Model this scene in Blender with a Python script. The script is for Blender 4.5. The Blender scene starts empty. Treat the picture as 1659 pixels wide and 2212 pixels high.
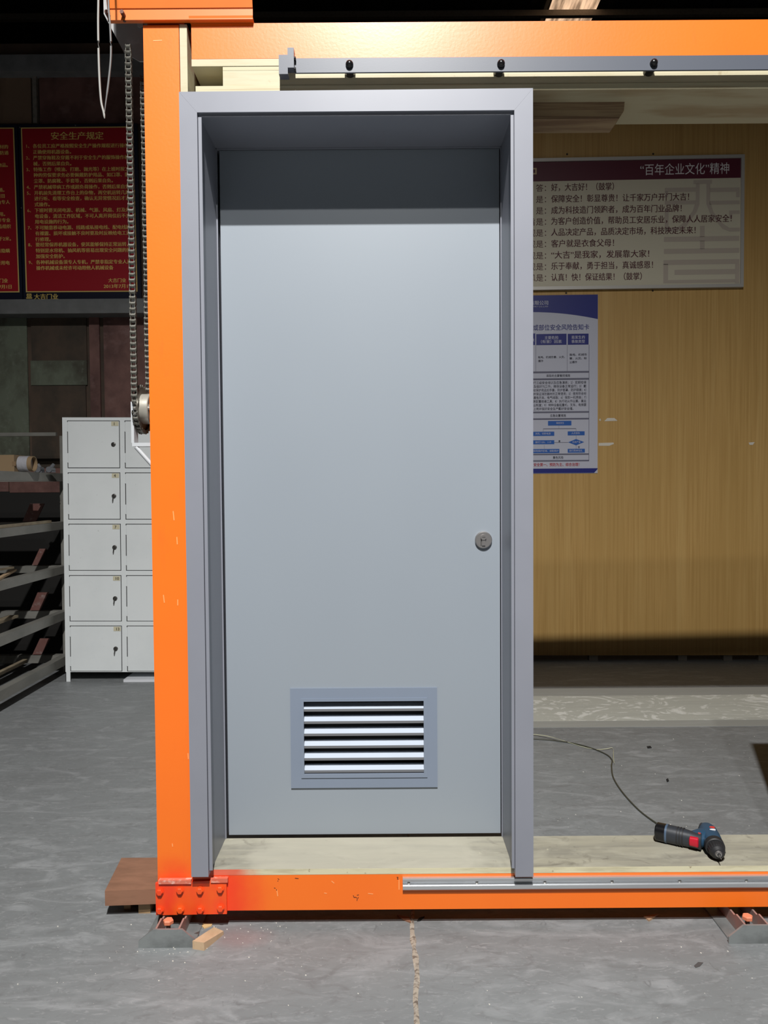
import bpy, bmesh, math, random
from mathutils import Vector, Matrix
random.seed(7)
S = bpy.context.scene
COL = S.collection
PI = math.pi

# ---------------------------------------------------------------- camera, world, lamps, exposure
FPX = 1660.0
CAM_H = 1.23        # height of the lens above the level the frame is measured from
DZ = 0.0285         # that level lies this much above the floor
FAR_UNIT = 1.0232   # length unit of everything standing away from the frame, metres
PITCH = math.radians(1.92)
ROLL = math.radians(-0.41)
cam_rot = Matrix.Rotation(PI / 2 - PITCH, 3, 'X') @ Matrix.Rotation(ROLL, 3, 'Z')
cd = bpy.data.cameras.new('camera')
cam = bpy.data.objects.new('camera', cd)
COL.objects.link(cam)
cam.matrix_world = Matrix.Translation((0, 0, CAM_H + DZ)) @ cam_rot.to_4x4()
cd.sensor_fit = 'VERTICAL'
cd.sensor_height = 24.0
cd.lens = 24.0 * FPX / 2212.0
cd.clip_start = 0.05
cd.clip_end = 100
S.camera = cam

w = bpy.data.worlds.new('hall_ambient')
S.world = w
w.use_nodes = True
w.node_tree.nodes['Background'].inputs[0].default_value = (0.82, 0.9, 1.0, 1)
w.node_tree.nodes['Background'].inputs[1].default_value = 0.008


def high_bay(name, loc, power, half, blend, rad, col=(1.0, 0.985, 0.96), aim=None):
    """a high bay hall lamp with a reflector that cuts the light off towards the side"""
    l = bpy.data.lights.new(name, 'SPOT')
    l.energy = power
    l.spot_size = math.radians(half * 2)
    l.spot_blend = blend
    l.shadow_soft_size = rad
    l.color = col
    o = bpy.data.objects.new(name, l)
    COL.objects.link(o)
    o.location = loc
    if aim:
        o.rotation_euler = (Vector(aim) - Vector(loc)).to_track_quat('-Z', 'Y').to_euler()
    return o


high_bay('high_bay_lamp', (0.0, -1.25, 5.4), 2000, 80, 0.8, 0.035)
high_bay('high_bay_lamp', (0.05, -2.17, 5.4), 460, 80, 0.8, 0.05)

S.view_settings.view_transform = 'Standard'
S.view_settings.look = 'None'
S.view_settings.gamma = 1.0
S.view_settings.use_curve_mapping = False
S.view_settings.exposure = 0.0


# ---------------------------------------------------------------- measuring helpers
def ray(px, py):
    return cam_rot @ Vector(((px - 829.5) / FPX, -(py - 1106) / FPX, -1))


def P(px, py, Y):
    """point of the world at depth Y that the photograph shows at px, py"""
    d = ray(px, py)
    d *= Y / d.y
    return Vector((d.x, Y, d.z + CAM_H))


def G(px, py, z=0.0):
    d = ray(px, py)
    d *= (z - CAM_H) / d.z
    return Vector((d.x, d.y, z))


# ---------------------------------------------------------------- materials
def mat(name, col, rough=0.5, metal=0.0, spec=0.5, noise=None, bump=None, coat=0.0, emit=None):
    """noise: list of (scale(xyz) , colour2, low, high, detail[, amount]); bump: (scale, strength, dist)"""
    m = bpy.data.materials.new(name)
    m.use_nodes = True
    nt = m.node_tree
    b = nt.nodes['Principled BSDF']
    b.inputs['Base Color'].default_value = (*col, 1)
    b.inputs['Roughness'].default_value = rough
    b.inputs['Metallic'].default_value = metal
    b.inputs['Specular IOR Level'].default_value = spec
    b.inputs['Coat Weight'].default_value = coat
    tc = nt.nodes.new('ShaderNodeTexCoord')
    last = None
    for k, n in enumerate(noise or []):
        sc, c2, lo, hi, det = n[:5]
        mp = nt.nodes.new('ShaderNodeMapping')
        mp.inputs['Scale'].default_value = sc if isinstance(sc, tuple) else (sc,) * 3
        mp.inputs['Location'].default_value = (k * 3.1, k * 1.7, k * 2.3)
        nt.links.new(tc.outputs['Object'], mp.inputs['Vector'])
        nz = nt.nodes.new('ShaderNodeTexNoise')
        nz.inputs['Scale'].default_value = 1.0
        nz.inputs['Detail'].default_value = det
        nz.inputs['Roughness'].default_value = 0.6
        nz.inputs['Distortion'].default_value = n[6] if len(n) > 6 else 0.0
        nt.links.new(mp.outputs[0], nz.inputs['Vector'])
        mr = nt.nodes.new('ShaderNodeMapRange')
        mr.inputs['From Min'].default_value = lo
        mr.inputs['From Max'].default_value = hi
        mr.inputs['To Max'].default_value = n[5] if len(n) > 5 else 1.0
        nt.links.new(nz.outputs['Fac'], mr.inputs['Value'])
        mx = nt.nodes.new('ShaderNodeMix')
        mx.data_type = 'RGBA'
        nt.links.new(mr.outputs[0], mx.inputs['Factor'])
        if last is None:
            mx.inputs['A'].default_value = (*col, 1)
        else:
            nt.links.new(last, mx.inputs['A'])
        mx.inputs['B'].default_value = (*c2, 1)
        last = mx.outputs['Result']
    if last is not None:
        nt.links.new(last, b.inputs['Base Color'])
    if bump:
        nz = nt.nodes.new('ShaderNodeTexNoise')
        mp = nt.nodes.new('ShaderNodeMapping')
        mp.inputs['Scale'].default_value = bump[0] if isinstance(bump[0], tuple) else (bump[0],) * 3
        nt.links.new(tc.outputs['Object'], mp.inputs['Vector'])
        nt.links.new(mp.outputs[0], nz.inputs['Vector'])
        nz.inputs['Scale'].default_value = 1.0
        nz.inputs['Detail'].default_value = 3
        bp = nt.nodes.new('ShaderNodeBump')
        bp.inputs['Strength'].default_value = bump[1]
        bp.inputs['Distance'].default_value = bump[2]
        nt.links.new(nz.outputs['Fac'], bp.inputs['Height'])
        nt.links.new(bp.outputs[0], b.inputs['Normal'])
    if emit:
        b.inputs['Emission Color'].default_value = (*emit[0], 1)
        b.inputs['Emission Strength'].default_value = emit[1]
    return m, nt, b, last


def M(*a, **k):
    return mat(*a, **k)[0]


def spray(mm, centre, radius, colour, amount=1.0, soft=0.5, stretch=(1, 1, 1)):
    """adds a sprayed or stained spot around a point of the world to a material"""
    m, nt, b, last = mm
    geo = nt.nodes.new('ShaderNodeNewGeometry')
    sub = nt.nodes.new('ShaderNodeVectorMath'); sub.operation = 'SUBTRACT'
    sub.inputs[1].default_value = centre
    mul = nt.nodes.new('ShaderNodeVectorMath'); mul.operation = 'MULTIPLY'
    mul.inputs[1].default_value = stretch
    ln = nt.nodes.new('ShaderNodeVectorMath'); ln.operation = 'LENGTH'
    nt.links.new(geo.outputs['Position'], sub.inputs[0])
    nt.links.new(sub.outputs[0], mul.inputs[0])
    nt.links.new(mul.outputs[0], ln.inputs[0])
    nz = nt.nodes.new('ShaderNodeTexNoise')
    nz.inputs['Scale'].default_value = 14
    nz.inputs['Detail'].default_value = 4
    nt.links.new(geo.outputs['Position'], nz.inputs['Vector'])
    ad = nt.nodes.new('ShaderNodeMath'); ad.operation = 'MULTIPLY_ADD'
    nt.links.new(nz.outputs['Fac'], ad.inputs[0])
    ad.inputs[1].default_value = radius * 0.6
    nt.links.new(ln.outputs['Value'], ad.inputs[2])
    mr = nt.nodes.new('ShaderNodeMapRange')
    mr.interpolation_type = 'SMOOTHSTEP'
    mr.inputs['From Min'].default_value = radius * (1.3 - soft)
    mr.inputs['From Max'].default_value = radius * 1.3
    mr.inputs['To Min'].default_value = amount
    mr.inputs['To Max'].default_value = 0
    nt.links.new(ad.outputs[0], mr.inputs['Value'])
    mx = nt.nodes.new('ShaderNodeMix'); mx.data_type = 'RGBA'
    nt.links.new(mr.outputs[0], mx.inputs['Factor'])
    if last is None:
        mx.inputs['A'].default_value = b.inputs['Base Color'].default_value
    else:
        nt.links.new(last, mx.inputs['A'])
    mx.inputs['B'].default_value = (*colour, 1)
    nt.links.new(mx.outputs['Result'], b.inputs['Base Color'])
    return (m, nt, b, mx.outputs['Result'])


ORANGE = (0.90, 0.176, 0.014)
orange_mm = mat('orange_enamel', ORANGE, 0.36, spec=0.5,
                noise=[(3, (0.87, 0.158, 0.013), .45, .75, 3, .6), ((25, 25, 6), (0.8, 0.13, 0.02), .62, .8, 5, .35)], bump=(120, .25, .0006))
RED = (0.85, 0.045, 0.012)
orange_mm = spray(orange_mm, (-0.60, 2.15, 0.125), 0.13, RED, 0.8, 0.9, (1.0, .6, 1.2))
orange_mm = spray(orange_mm, (-0.45, 2.15, 0.11), 0.14, RED, 0.9, 0.95, (1, .6, .5))
ORG_M = orange_mm[0]
PLATE_M = M('sprayed_red_orange', (0.82, 0.055, 0.014), 0.38, noise=[((7, 7, 4), (0.85, 0.125, 0.014), .52, .66, 3, .7)], bump=(90, .3, .0008))
HOOD_M = M('orange_hood_enamel', (0.74, 0.17, 0.02), 0.45, noise=[(8, (0.7, 0.15, 0.015), .5, .75, 3, .5)])
GREY_M = M('grey_powder_coat', (0.235, 0.245, 0.285), 0.42, spec=0.5, noise=[(4, (0.215, 0.225, 0.262), .4, .7, 3, .7)], bump=(900, .12, .0002))
LEAF_M = M('grey_door_paint', (0.275, 0.31, 0.35), 0.40, spec=0.5, noise=[((1.2, 1, .7), (0.26, 0.293, 0.333), .4, .7, 3, .7)], bump=(700, .12, .0002))
VENT_M = M('blue_grey_vent_paint', (0.205, 0.245, 0.315), 0.4, noise=[(6, (0.195, 0.235, 0.30), .4, .7, 2, .6)])
SLAT_M = M('pale_slat_paint', (0.50, 0.56, 0.65), 0.4, noise=[((6, 6, 6), (0.45, 0.51, 0.59), .4, .7, 2, .5)])
RAIL_M = M('slate_grey_rail_paint', (0.085, 0.095, 0.12), 0.42, bump=(600, .15, .0003))
BLACK_M = M('gloss_black', (0.008, 0.008, 0.009), 0.22)
BLACKR_M = M('black_rubber', (0.018, 0.018, 0.02), 0.55, bump=(300, .2, .0004))
ALU_M = M('mill_aluminium', (0.62, 0.64, 0.66), 0.38, metal=0.75, noise=[((3, 40, 40), (0.5, 0.52, 0.55), .45, .7, 3, .7)])
STEEL_M = M('bright_steel', (0.42, 0.41, 0.39), 0.34, metal=0.85, noise=[(30, (0.3, 0.29, 0.27), .45, .7, 3, .7)])
NICKEL_M = M('satin_nickel', (0.45, 0.43, 0.42), 0.36, metal=0.85)
CHAIN_M = M('oily_chain_steel', (0.2, 0.195, 0.17), 0.38, metal=0.7, noise=[(60, (0.07, 0.065, 0.055), .4, .65, 4, .9)])
PLY_M = M('pale_plywood', (0.52, 0.47, 0.32), 0.6, noise=[((6, 30, 60), (0.44, 0.385, 0.235), .48, .7, 5, .7), (25, (0.34, 0.27, 0.15), .68, .76, 3, .6)], bump=((20, 60, 60), .3, .0008))
PLYE_M = M('plywood_edge', (0.52, 0.475, 0.315), 0.65, noise=[((2, 10, 160), (0.36, 0.26, 0.14), .52, .66, 3, .7)])
SILL_M = M('weathered_plywood', (0.46, 0.43, 0.33), 0.65, noise=[((2.5, 26, 26), (0.30, 0.29, 0.235), .42, .66, 6, .85), ((5, 9, 9), (0.56, 0.53, 0.42), .5, .68, 5, .6, 1.5), (28, (0.16, 0.14, 0.10), .66, .76, 4, .6)], bump=((8, 60, 60), .4, .001))
_sm = mat('weathered_plywood_sill', (0.34, 0.32, 0.25), 0.65, noise=[((2.5, 26, 26), (0.22, 0.21, 0.175), .42, .66, 6, .85), ((5, 9, 9), (0.42, 0.40, 0.32), .5, .68, 5, .6, 1.5), ((9, 14, 14), (0.17, 0.155, 0.12), .6, .72, 6, .7, 2.0), (28, (0.12, 0.105, 0.08), .66, .76, 4, .6), (26, (0.6, 0.56, 0.42), .70, .76, 4, .8)], bump=((8, 60, 60), .4, .001))
_sm = spray(_sm, (-.07, 2.25, .14), .42, (0.47, 0.445, 0.36), .62, .35)
SILL_M = _sm[0]
WOODR_M = M('reddish_hardwood', (0.27, 0.135, 0.082), 0.6, noise=[((8, 22, 30), (0.17, 0.085, 0.05), .4, .7, 5, .8)], bump=((20, 60, 60), .3, .001))
WOODC_M = M('cut_end_hardwood', (0.38, 0.25, 0.13), 0.7, noise=[((14, 20, 50), (0.17, 0.09, 0.045), .4, .66, 5, .8)])
WOODL_M = M('light_beech', (0.56, 0.40, 0.25), 0.6, noise=[((40, 12, 20), (0.42, 0.28, 0.16), .42, .68, 4, .7)])
WHITE_M = M('white_locker_paint', (0.80, 0.84, 0.85), 0.38, noise=[(3, (0.73, 0.77, 0.78), .45, .7, 4, .7), (60, (0.48, 0.50, 0.49), .7, .78, 3, .6)])
GAP_M = M('black_gap', (0.006, 0.006, 0.006), 0.8)
RACK_M = M('grimy_grey_steel', (0.215, 0.21, 0.19), 0.5, noise=[((4, 4, 8), (0.14, 0.14, 0.125), .4, .7, 5, .8)])
LITPATCH_M = M('rusty_plate', (0.16, 0.075, 0.065), 0.6, noise=[(22, (0.27, 0.22, 0.21), .55, .68, 5, .8), (9, (0.14, 0.05, 0.04), .5, .7, 3, .7)])  # red-brown tone painting the wall patches lit between the rack rails
BRACKET_M = M('white_bracket_paint', (0.47, 0.49, 0.51), 0.4, noise=[(40, (0.3, 0.28, 0.25), .6, .75, 3, .6)])
GUSSET_M = M('grimy_gusset_steel', (0.34, 0.345, 0.345), 0.45, metal=.1, noise=[((10, 10, 14), (0.6, 0.61, 0.62), .5, .7, 4, .7)])
CARD_M = M('brown_cardboard', (0.24, 0.165, 0.09), 0.8)  # brown taken down to carry the shade on the rack shelf
TAG_M = M('masking_tape_tag', (0.62, 0.58, 0.42), 0.8)
INK_M = M('black_ink', (0.01, 0.01, 0.012), 0.7)

floor_mm = mat('grey_concrete', (0.20, 0.212, 0.216), 0.50, spec=0.35,
               noise=[(1.1, (0.165, 0.172, 0.175), .38, .66, 6, .9), ((4, 11, 4), (0.30, 0.31, 0.318), .5, .70, 8, .7, 1.5),
                      ((7, 17, 7), (0.145, 0.148, 0.15), .52, .70, 8, .7, 2.5), ((22, 60, 22), (0.33, 0.335, 0.34), .56, .72, 6, .6, 2.0),
                      ((60, 30, 60), (0.11, 0.112, 0.115), .62, .76, 4, .6, 1.0), (90, (0.45, 0.45, 0.44), .745, .77, 2, .6)],
               bump=(40, .12, .002))
floor_mm = spray(floor_mm, (-0.42, 2.11, 0.0), 0.13, (0.27, 0.175, 0.17), 0.5, 0.9, (1.0, 1.6, 1))
FLOOR_M = floor_mm[0]


# ---------------------------------------------------------------- mesh helpers
ORG = {}
FAR = [False]


def real(v):
    v = Vector(v)
    return v * FAR_UNIT if FAR[0] else v + Vector((0, 0, DZ))




def link(name, bm, m, parent=None, bevel=0.0, seg=2, smooth=False, bevel_angle=30):
    if bevel:
        es = [e for e in bm.edges if len(e.link_faces) == 2 and e.calc_face_angle(0) > math.radians(bevel_angle)]
        bmesh.ops.bevel(bm, geom=es, offset=bevel, segments=seg, affect='EDGES', clamp_overlap=True)
    bmesh.ops.recalc_face_normals(bm, faces=bm.faces[:]) if not smooth == 'keep' else None
    me = bpy.data.meshes.new(name)
    off = ORG.get(parent, Vector((0, 0, 0))) if parent else Vector((0, 0, 0))
    for v in bm.verts:
        v.co = (v.co - off) * (FAR_UNIT if FAR[0] else 1.0)
        if parent not in ORG and not FAR[0]:
            v.co.z += DZ
    if smooth:
        for f in bm.faces:
            f.smooth = True
    bm.to_mesh(me)
    bm.free()
    if smooth:
        try:
            me.set_sharp_from_angle(angle=math.radians(38))
        except Exception:
            pass
    for q in (m if isinstance(m, (list, tuple)) else [m]):
        me.materials.append(q)
    o = bpy.data.objects.new(name, me)
    COL.objects.link(o)
    if parent:
        o.parent = parent
        if parent in ORG:
            ORG[o] = off
    return o


def thing(name, label, cat, loc=(0, 0, 0), rotz=0.0, group=None, local=False, rot=None):
    o = bpy.data.objects.new(name, None)
    COL.objects.link(o)
    o.empty_display_size = 0.05
    o.location = real(loc)
    o.rotation_euler = rot if rot else (0, 0, rotz)
    ORG[o] = Vector((0, 0, 0)) if local else Vector(loc)
    o['label'] = label
    o['category'] = cat
    if group:
        o['group'] = group
    return o


def tag(o, label, cat, group=None, kind=None):
    o['label'] = label
    o['category'] = cat
    if group:
        o['group'] = group
    if kind:
        o['kind'] = kind
    return o


def struct(o):
    o['kind'] = 'structure'
    return o


def B():
    return bmesh.new()


def box(bm, x0, x1, y0, y1, z0, z1, mi=0):
    vs = [bm.verts.new(c) for c in ((x0, y0, z0), (x1, y0, z0), (x1, y1, z0), (x0, y1, z0), (x0, y0, z1), (x1, y0, z1), (x1, y1, z1), (x0, y1, z1))]
    for f in ((3, 2, 1, 0), (4, 5, 6, 7), (0, 1, 5, 4), (1, 2, 6, 5), (2, 3, 7, 6), (3, 0, 4, 7)):
        bm.faces.new([vs[i] for i in f]).material_index = mi
    return bm


def bx(*a):
    return box(B(), *a)


def prism(bm, pts, ext, mi=0):
    """pts: loop of 3D points; ext: extrusion vector"""
    ext = Vector(ext)
    a = [bm.verts.new(p) for p in pts]
    b = [bm.verts.new(Vector(p) + ext) for p in pts]
    n = len(pts)
    bm.faces.new(a).material_index = mi
    bm.faces.new(b[::-1]).material_index = mi
    for i in range(n):
        bm.faces.new((a[i], a[(i + 1) % n], b[(i + 1) % n], b[i])).material_index = mi
    return bm


def frame_of(d):
    d = Vector(d).normalized()
    u = d.cross(Vector((0, 0, 1)))
    if u.length < 1e-3:
        u = d.cross(Vector((0, 1, 0)))
    u.normalize()
    return d, u, u.cross(d).normalized()


def loft(bm, pts, radii, n=16, up=None, mi=0, cap=True, sq=1.0):
    """rings along pts; radii: floats or (ru, rv); up: fixed vector for the v axis; sq<1 makes squarish sections"""
    pts = [Vector(p) for p in pts]
    rings = []
    for i, p in enumerate(pts):
        t = (pts[min(i + 1, len(pts) - 1)] - pts[max(i - 1, 0)])
        d, u, v = frame_of(t)
        if up is not None:
            v = Vector(up)
            u = d.cross(v).normalized()
        r = radii[i] if not isinstance(radii, (int, float)) else radii
        ru, rv = r if isinstance(r, (tuple, list)) else (r, r)
        ring = []
        for k in range(n):
            a = 2 * PI * k / n
            c, s = math.cos(a), math.sin(a)
            c = math.copysign(abs(c) ** sq, c)
            s = math.copysign(abs(s) ** sq, s)
            ring.append(bm.verts.new(p + u * ru * c + v * rv * s))
        rings.append(ring)
    for a, b in zip(rings, rings[1:]):
        for k in range(n):
            bm.faces.new((a[k], a[(k + 1) % n], b[(k + 1) % n], b[k])).material_index = mi
    if cap:
        bm.faces.new(rings[0][::-1]).material_index = mi
        bm.faces.new(rings[-1]).material_index = mi
    return bm


def cyl(bm, p0, p1, r, r1=None, n=20, mi=0):
    return loft(bm, [p0, p1], [r, r if r1 is None else r1], n=n, mi=mi)


def spline(pts, k=8):
    pts = [Vector(p) for p in pts]
    out = []
    q = [pts[0]] + pts + [pts[-1]]
    for i in range(1, len(q) - 2):
        for j in range(k):
            t = j / k
            a, b, c, d = q[i - 1], q[i], q[i + 1], q[i + 2]
            out.append(0.5 * ((2 * b) + (-a + c) * t + (2 * a - 5 * b + 4 * c - d) * t * t + (-a + 3 * b - 3 * c + d) * t ** 3))
    out.append(pts[-1])
    return out


def text_mesh(s, bold=0.0):
    c = bpy.data.curves.new('lettering', 'FONT')
    c.body = s
    c.resolution_u = 2
    c.offset = bold
    o = bpy.data.objects.new('lettering', c)
    COL.objects.link(o)
    bpy.context.view_layer.update()
    dg = bpy.context.evaluated_depsgraph_get()
    me = bpy.data.meshes.new_from_object(o.evaluated_get(dg))
    bpy.data.objects.remove(o)
    bpy.data.curves.remove(c)
    return me


def put_text(bm, s, x0, zc, y, em=None, x1=None, h=None, bold=0.012, tilt=0.0, slant=0.0):
    """letters flat in an xz plane facing -y; em size in metres, or fitted between x0 and x1"""
    me = text_mesh(s, 0.0)
    vs = [v.co.copy() for v in me.vertices]
    if not vs:
        return
    if x1 is not None:
        mn, mxx = min(v.x for v in vs), max(v.x for v in vs)
        sx = (x1 - x0) / (mxx - mn)
        hh = h if h else sx * 0.95
        sz = hh / 0.95
        base = -mn * sx
    else:
        sx = sz = em
        base = 0
    for shift in ((0.0, bold * 1.8) if bold > .003 else (0.0,)):      # struck twice for bolder strokes
        nv = []
        for v in vs:
            X = x0 + base + (v.x + shift) * sx
            nv.append(bm.verts.new((X, y - shift * .004, zc + (v.y - 0.37) * sz + (X - x0) * tilt)))
        for p in me.polygons:
            try:
                bm.faces.new([nv[i] for i in p.vertices])
            except ValueError:
                pass
    bpy.data.meshes.remove(me)


def rect(bm, x0, x1, z0, z1, y, mi=0):
    bm.faces.new([bm.verts.new(c) for c in ((x0, y, z0), (x1, y, z0), (x1, y, z1), (x0, y, z1))]).material_index = mi


def hexhead(bm, c, r, h, axis='Y', dome=True):
    d = {'Y': Vector((0, -1, 0)), 'Z': Vector((0, 0, 1))}[axis]
    c = Vector(c)
    loft(bm, [c, c + d * h * .75, c + d * h], [r, r, r * .82], n=6, up=(0, 0, 1) if axis == 'Y' else (0, 1, 0))


# ================================================================ THE SETTING
FAR[0] = True
fl = struct(link('floor', bx(-7, 7, -4, 16.2, -0.12, 0.0), FLOOR_M))
# filled joint running away from the camera
bm = B()
ys = [1.2 + .035 * i for i in range(0, 110)]
prev = None
for i, yy in enumerate(ys):
    cx = 0.071 + 0.003 * math.sin(i * .7) + random.uniform(-.0018, .0018) + (yy - 1.9) * .012
    hw = 0.006 + random.uniform(-.002, .003)
    a, b, c_ = bm.verts.new((cx - hw, yy, .0006)), bm.verts.new((cx, yy, .003 + random.uniform(-.001, .0015))), bm.verts.new((cx + hw, yy, .0006))
    if prev:
        bm.faces.new((prev[0], prev[1], b, a)); bm.faces.new((prev[1], prev[2], c_, b))
    prev = (a, b, c_)
JOINT_M = M('joint_filler', (0.36, 0.31, 0.25), 0.8, noise=[((60, 90, 60), (0.12, 0.09, 0.07), .48, .62, 4, .9), (30, (0.5, 0.47, 0.42), .55, .7, 3, .6)])
link('joint_filler', bm, JOINT_M, fl)
# plastered repair strip
PLAST_M = M('cement_repair', (0.44, 0.44, 0.39), 0.75, spec=.3, noise=[((3.5, 5, 3), (0.72, 0.715, 0.67), .54, .60, 8, .75, 3.5), ((1.2, 14, 3), (0.34, 0.34, 0.31), .5, .7, 5, .6, 1.0)], bump=((8, 20, 8), .5, .003))
link('repair_strip', bx(-.5, 4.5, 3.96, 4.43, 0.0, 0.004), PLAST_M, fl)
PLAST2_M = M('cement_repair_edge', (0.3, 0.3, 0.275), 0.75, noise=[((2, 30, 3), (0.33, 0.33, 0.31), .5, .62, 5, .6, 1.0)])
link('repair_edge', bx(-.5, 4.5, 3.86, 3.96, 0.0, 0.0025), PLAST2_M, fl)
link('repair_edge', bx(-.5, 4.5, 4.43, 4.60, 0.0, 0.0025), PLAST2_M, fl)

DARKW_M = M('dark_far_wall', (0.035, 0.033, 0.03), 0.8, noise=[(1, (0.02, 0.02, 0.018), .4, .6, 3)])
struct(link('wall_far', bx(-7, 7, 16, 16.2, 0, 8.1), DARKW_M))
struct(link('wall_left', bx(-7.2, -7, -4, 16.2, 0, 8.1), DARKW_M))
struct(link('wall_right', bx(7, 7.2, -4, 16.2, 0, 8.1), DARKW_M))

# corrugated roof with a translucent sheet; purlins
ROOFM = M('dark_corrugated_roof', (0.02, 0.02, 0.018), 0.7)
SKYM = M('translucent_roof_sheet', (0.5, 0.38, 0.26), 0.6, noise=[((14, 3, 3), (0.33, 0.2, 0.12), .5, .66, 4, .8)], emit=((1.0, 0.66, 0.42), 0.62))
# rib shading put into the glow as streaks along the sheet
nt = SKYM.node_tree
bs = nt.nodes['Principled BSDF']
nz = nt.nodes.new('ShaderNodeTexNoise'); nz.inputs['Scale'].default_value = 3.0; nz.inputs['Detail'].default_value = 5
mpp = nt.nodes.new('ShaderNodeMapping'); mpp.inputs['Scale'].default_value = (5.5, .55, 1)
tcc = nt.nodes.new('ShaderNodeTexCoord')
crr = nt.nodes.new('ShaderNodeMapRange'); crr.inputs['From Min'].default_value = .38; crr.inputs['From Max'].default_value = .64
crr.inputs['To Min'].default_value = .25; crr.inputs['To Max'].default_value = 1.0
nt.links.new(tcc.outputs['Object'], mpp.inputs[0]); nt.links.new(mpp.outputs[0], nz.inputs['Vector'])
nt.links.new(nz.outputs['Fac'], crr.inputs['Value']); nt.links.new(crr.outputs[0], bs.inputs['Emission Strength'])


def corrugated(x0, x1, y0, y1, z, amp=.04, wl=.19, step=.0125):
    bm = B()
    n = int((x1 - x0) / step)
    r0 = []
    for i in range(n + 1):
        x = x0 + (x1 - x0) * i / n
        zz = z + amp * (abs(math.sin(PI * x / wl)) ** 1.6)
        r0.append((bm.verts.new((x, y0, zz)), bm.verts.new((x, y1, zz))))
    for a, b in zip(r0, r0[1:]):
        bm.faces.new((a[0], b[0], b[1], a[1]))
    return bm


ce = struct(link('ceiling', bx(-7, 7, -4, 16.2, 8.05, 8.15), DARKW_M))
SX0, SX1 = 2.38, 3.03
link('roof_sheet', corrugated(-3, SX0, 6, 16, 7.9, step=.03), ROOFM, ce)
link('roof_sheet', corrugated(SX1, 6.5, 6, 16, 7.9, step=.03), ROOFM, ce)
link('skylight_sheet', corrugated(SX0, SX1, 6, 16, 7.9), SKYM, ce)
PURL_M = M('roof_purlin', (0.3, 0.26, 0.2), 0.6, noise=[(30, (0.2, 0.17, 0.13), .5, .7, 4, .7)])
for yy in (8.9, 10.95, 13.7):
    link('purlin', bx(-6.9, 6.9, yy, yy + .07, 7.78, 7.86), PURL_M, ce)
# large hall beams high above, only just seen against the roof
HB_M = M('hall_beam_paint', (0.05, 0.047, 0.04), 0.6)

# partition wall behind the frame, sheets of old steel and board
YB = 5.62
wb = struct(link('wall_back', bx(-7, 0.9, YB, YB + .12, 0, 4.42), M('partition_brown', (0.10, 0.065, 0.045), 0.8, noise=[(3, (0.05, 0.035, 0.026), .4, .66, 5, .9)])))


def sheet(px0, px1, py0, py1, m, t=.012, nm='sheet'):
    a, b = P(px0, py0, YB), P(px1, py1, YB)
    return link(nm, bx(a.x, b.x, YB - t, YB, max(b.z, 0), a.z), m, wb)


GREEN_M = M('green_grimy_sheet', (0.125, 0.145, 0.105), 0.7, noise=[((3, 3, 2), (0.05, 0.045, 0.03), .42, .6, 6, .9), (25, (0.18, 0.2, 0.16), .55, .75, 3, .5)])
BROWN_M = M('dark_brown_sheet', (0.075, 0.05, 0.033), 0.7, noise=[((4, 3, 3), (0.035, 0.028, 0.02), .42, .62, 5, .9)])
REDB_M = M('red_brown_rusty_sheet', (0.19, 0.095, 0.08), 0.65, noise=[((3, 3, 2.5), (0.08, 0.035, 0.03), .44, .62, 6, .9), ((6, 4, 9), (0.25, 0.15, 0.14), .56, .7, 4, .5)])
PLYB_M = M('brown_board', (0.20, 0.13, 0.085), 0.7, noise=[((3, 3, 1.2), (0.10, 0.055, 0.035), .42, .62, 6, .9)])
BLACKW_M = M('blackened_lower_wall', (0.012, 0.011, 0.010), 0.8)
for a in ((-60, 66, 680, 1010, GREEN_M, .012), (68, 190, 680, 826, BROWN_M, .012), (68, 190, 780, 832, GREEN_M, .016), (68, 190, 834, 1010, BROWN_M, .014),
          (194, 222, 680, 1010, REDB_M, .02), (224, 330, 680, 1010, REDB_M, .012), (-60, 70, 157, 268, PLYB_M, .012), (86, 330, 157, 268, REDB_M, .012),
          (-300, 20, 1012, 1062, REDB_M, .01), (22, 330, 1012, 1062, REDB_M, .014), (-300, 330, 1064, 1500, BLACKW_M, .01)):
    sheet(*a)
POSTL_M = M('grey_batten', (0.22, 0.20, 0.17), 0.7, noise=[(20, (0.12, 0.11, 0.1), .45, .65, 4, .7)])
sheet(73, 84, 157, 270, POSTL_M, .03, 'batten')
a, b = P(-400, 126, 5.55), P(420, 156, 5.55)
link('cross_beam', bx(a.x, b.x, 5.52, YB, b.z, a.z), M('grey_beam_paint', (0.19, 0.195, 0.20), .6, noise=[(6, (.13, .135, .14), .4, .7, 4)]), wb)
a, b = P(-400, 652, 5.50), P(420, 677, 5.50)
link('cross_beam', bx(a.x, b.x, 5.47, YB, b.z, a.z), M('grey_beam_paint_low', (0.17, 0.175, 0.175), .6, noise=[(6, (.12, .125, .125), .4, .7, 4)]), wb)

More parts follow.
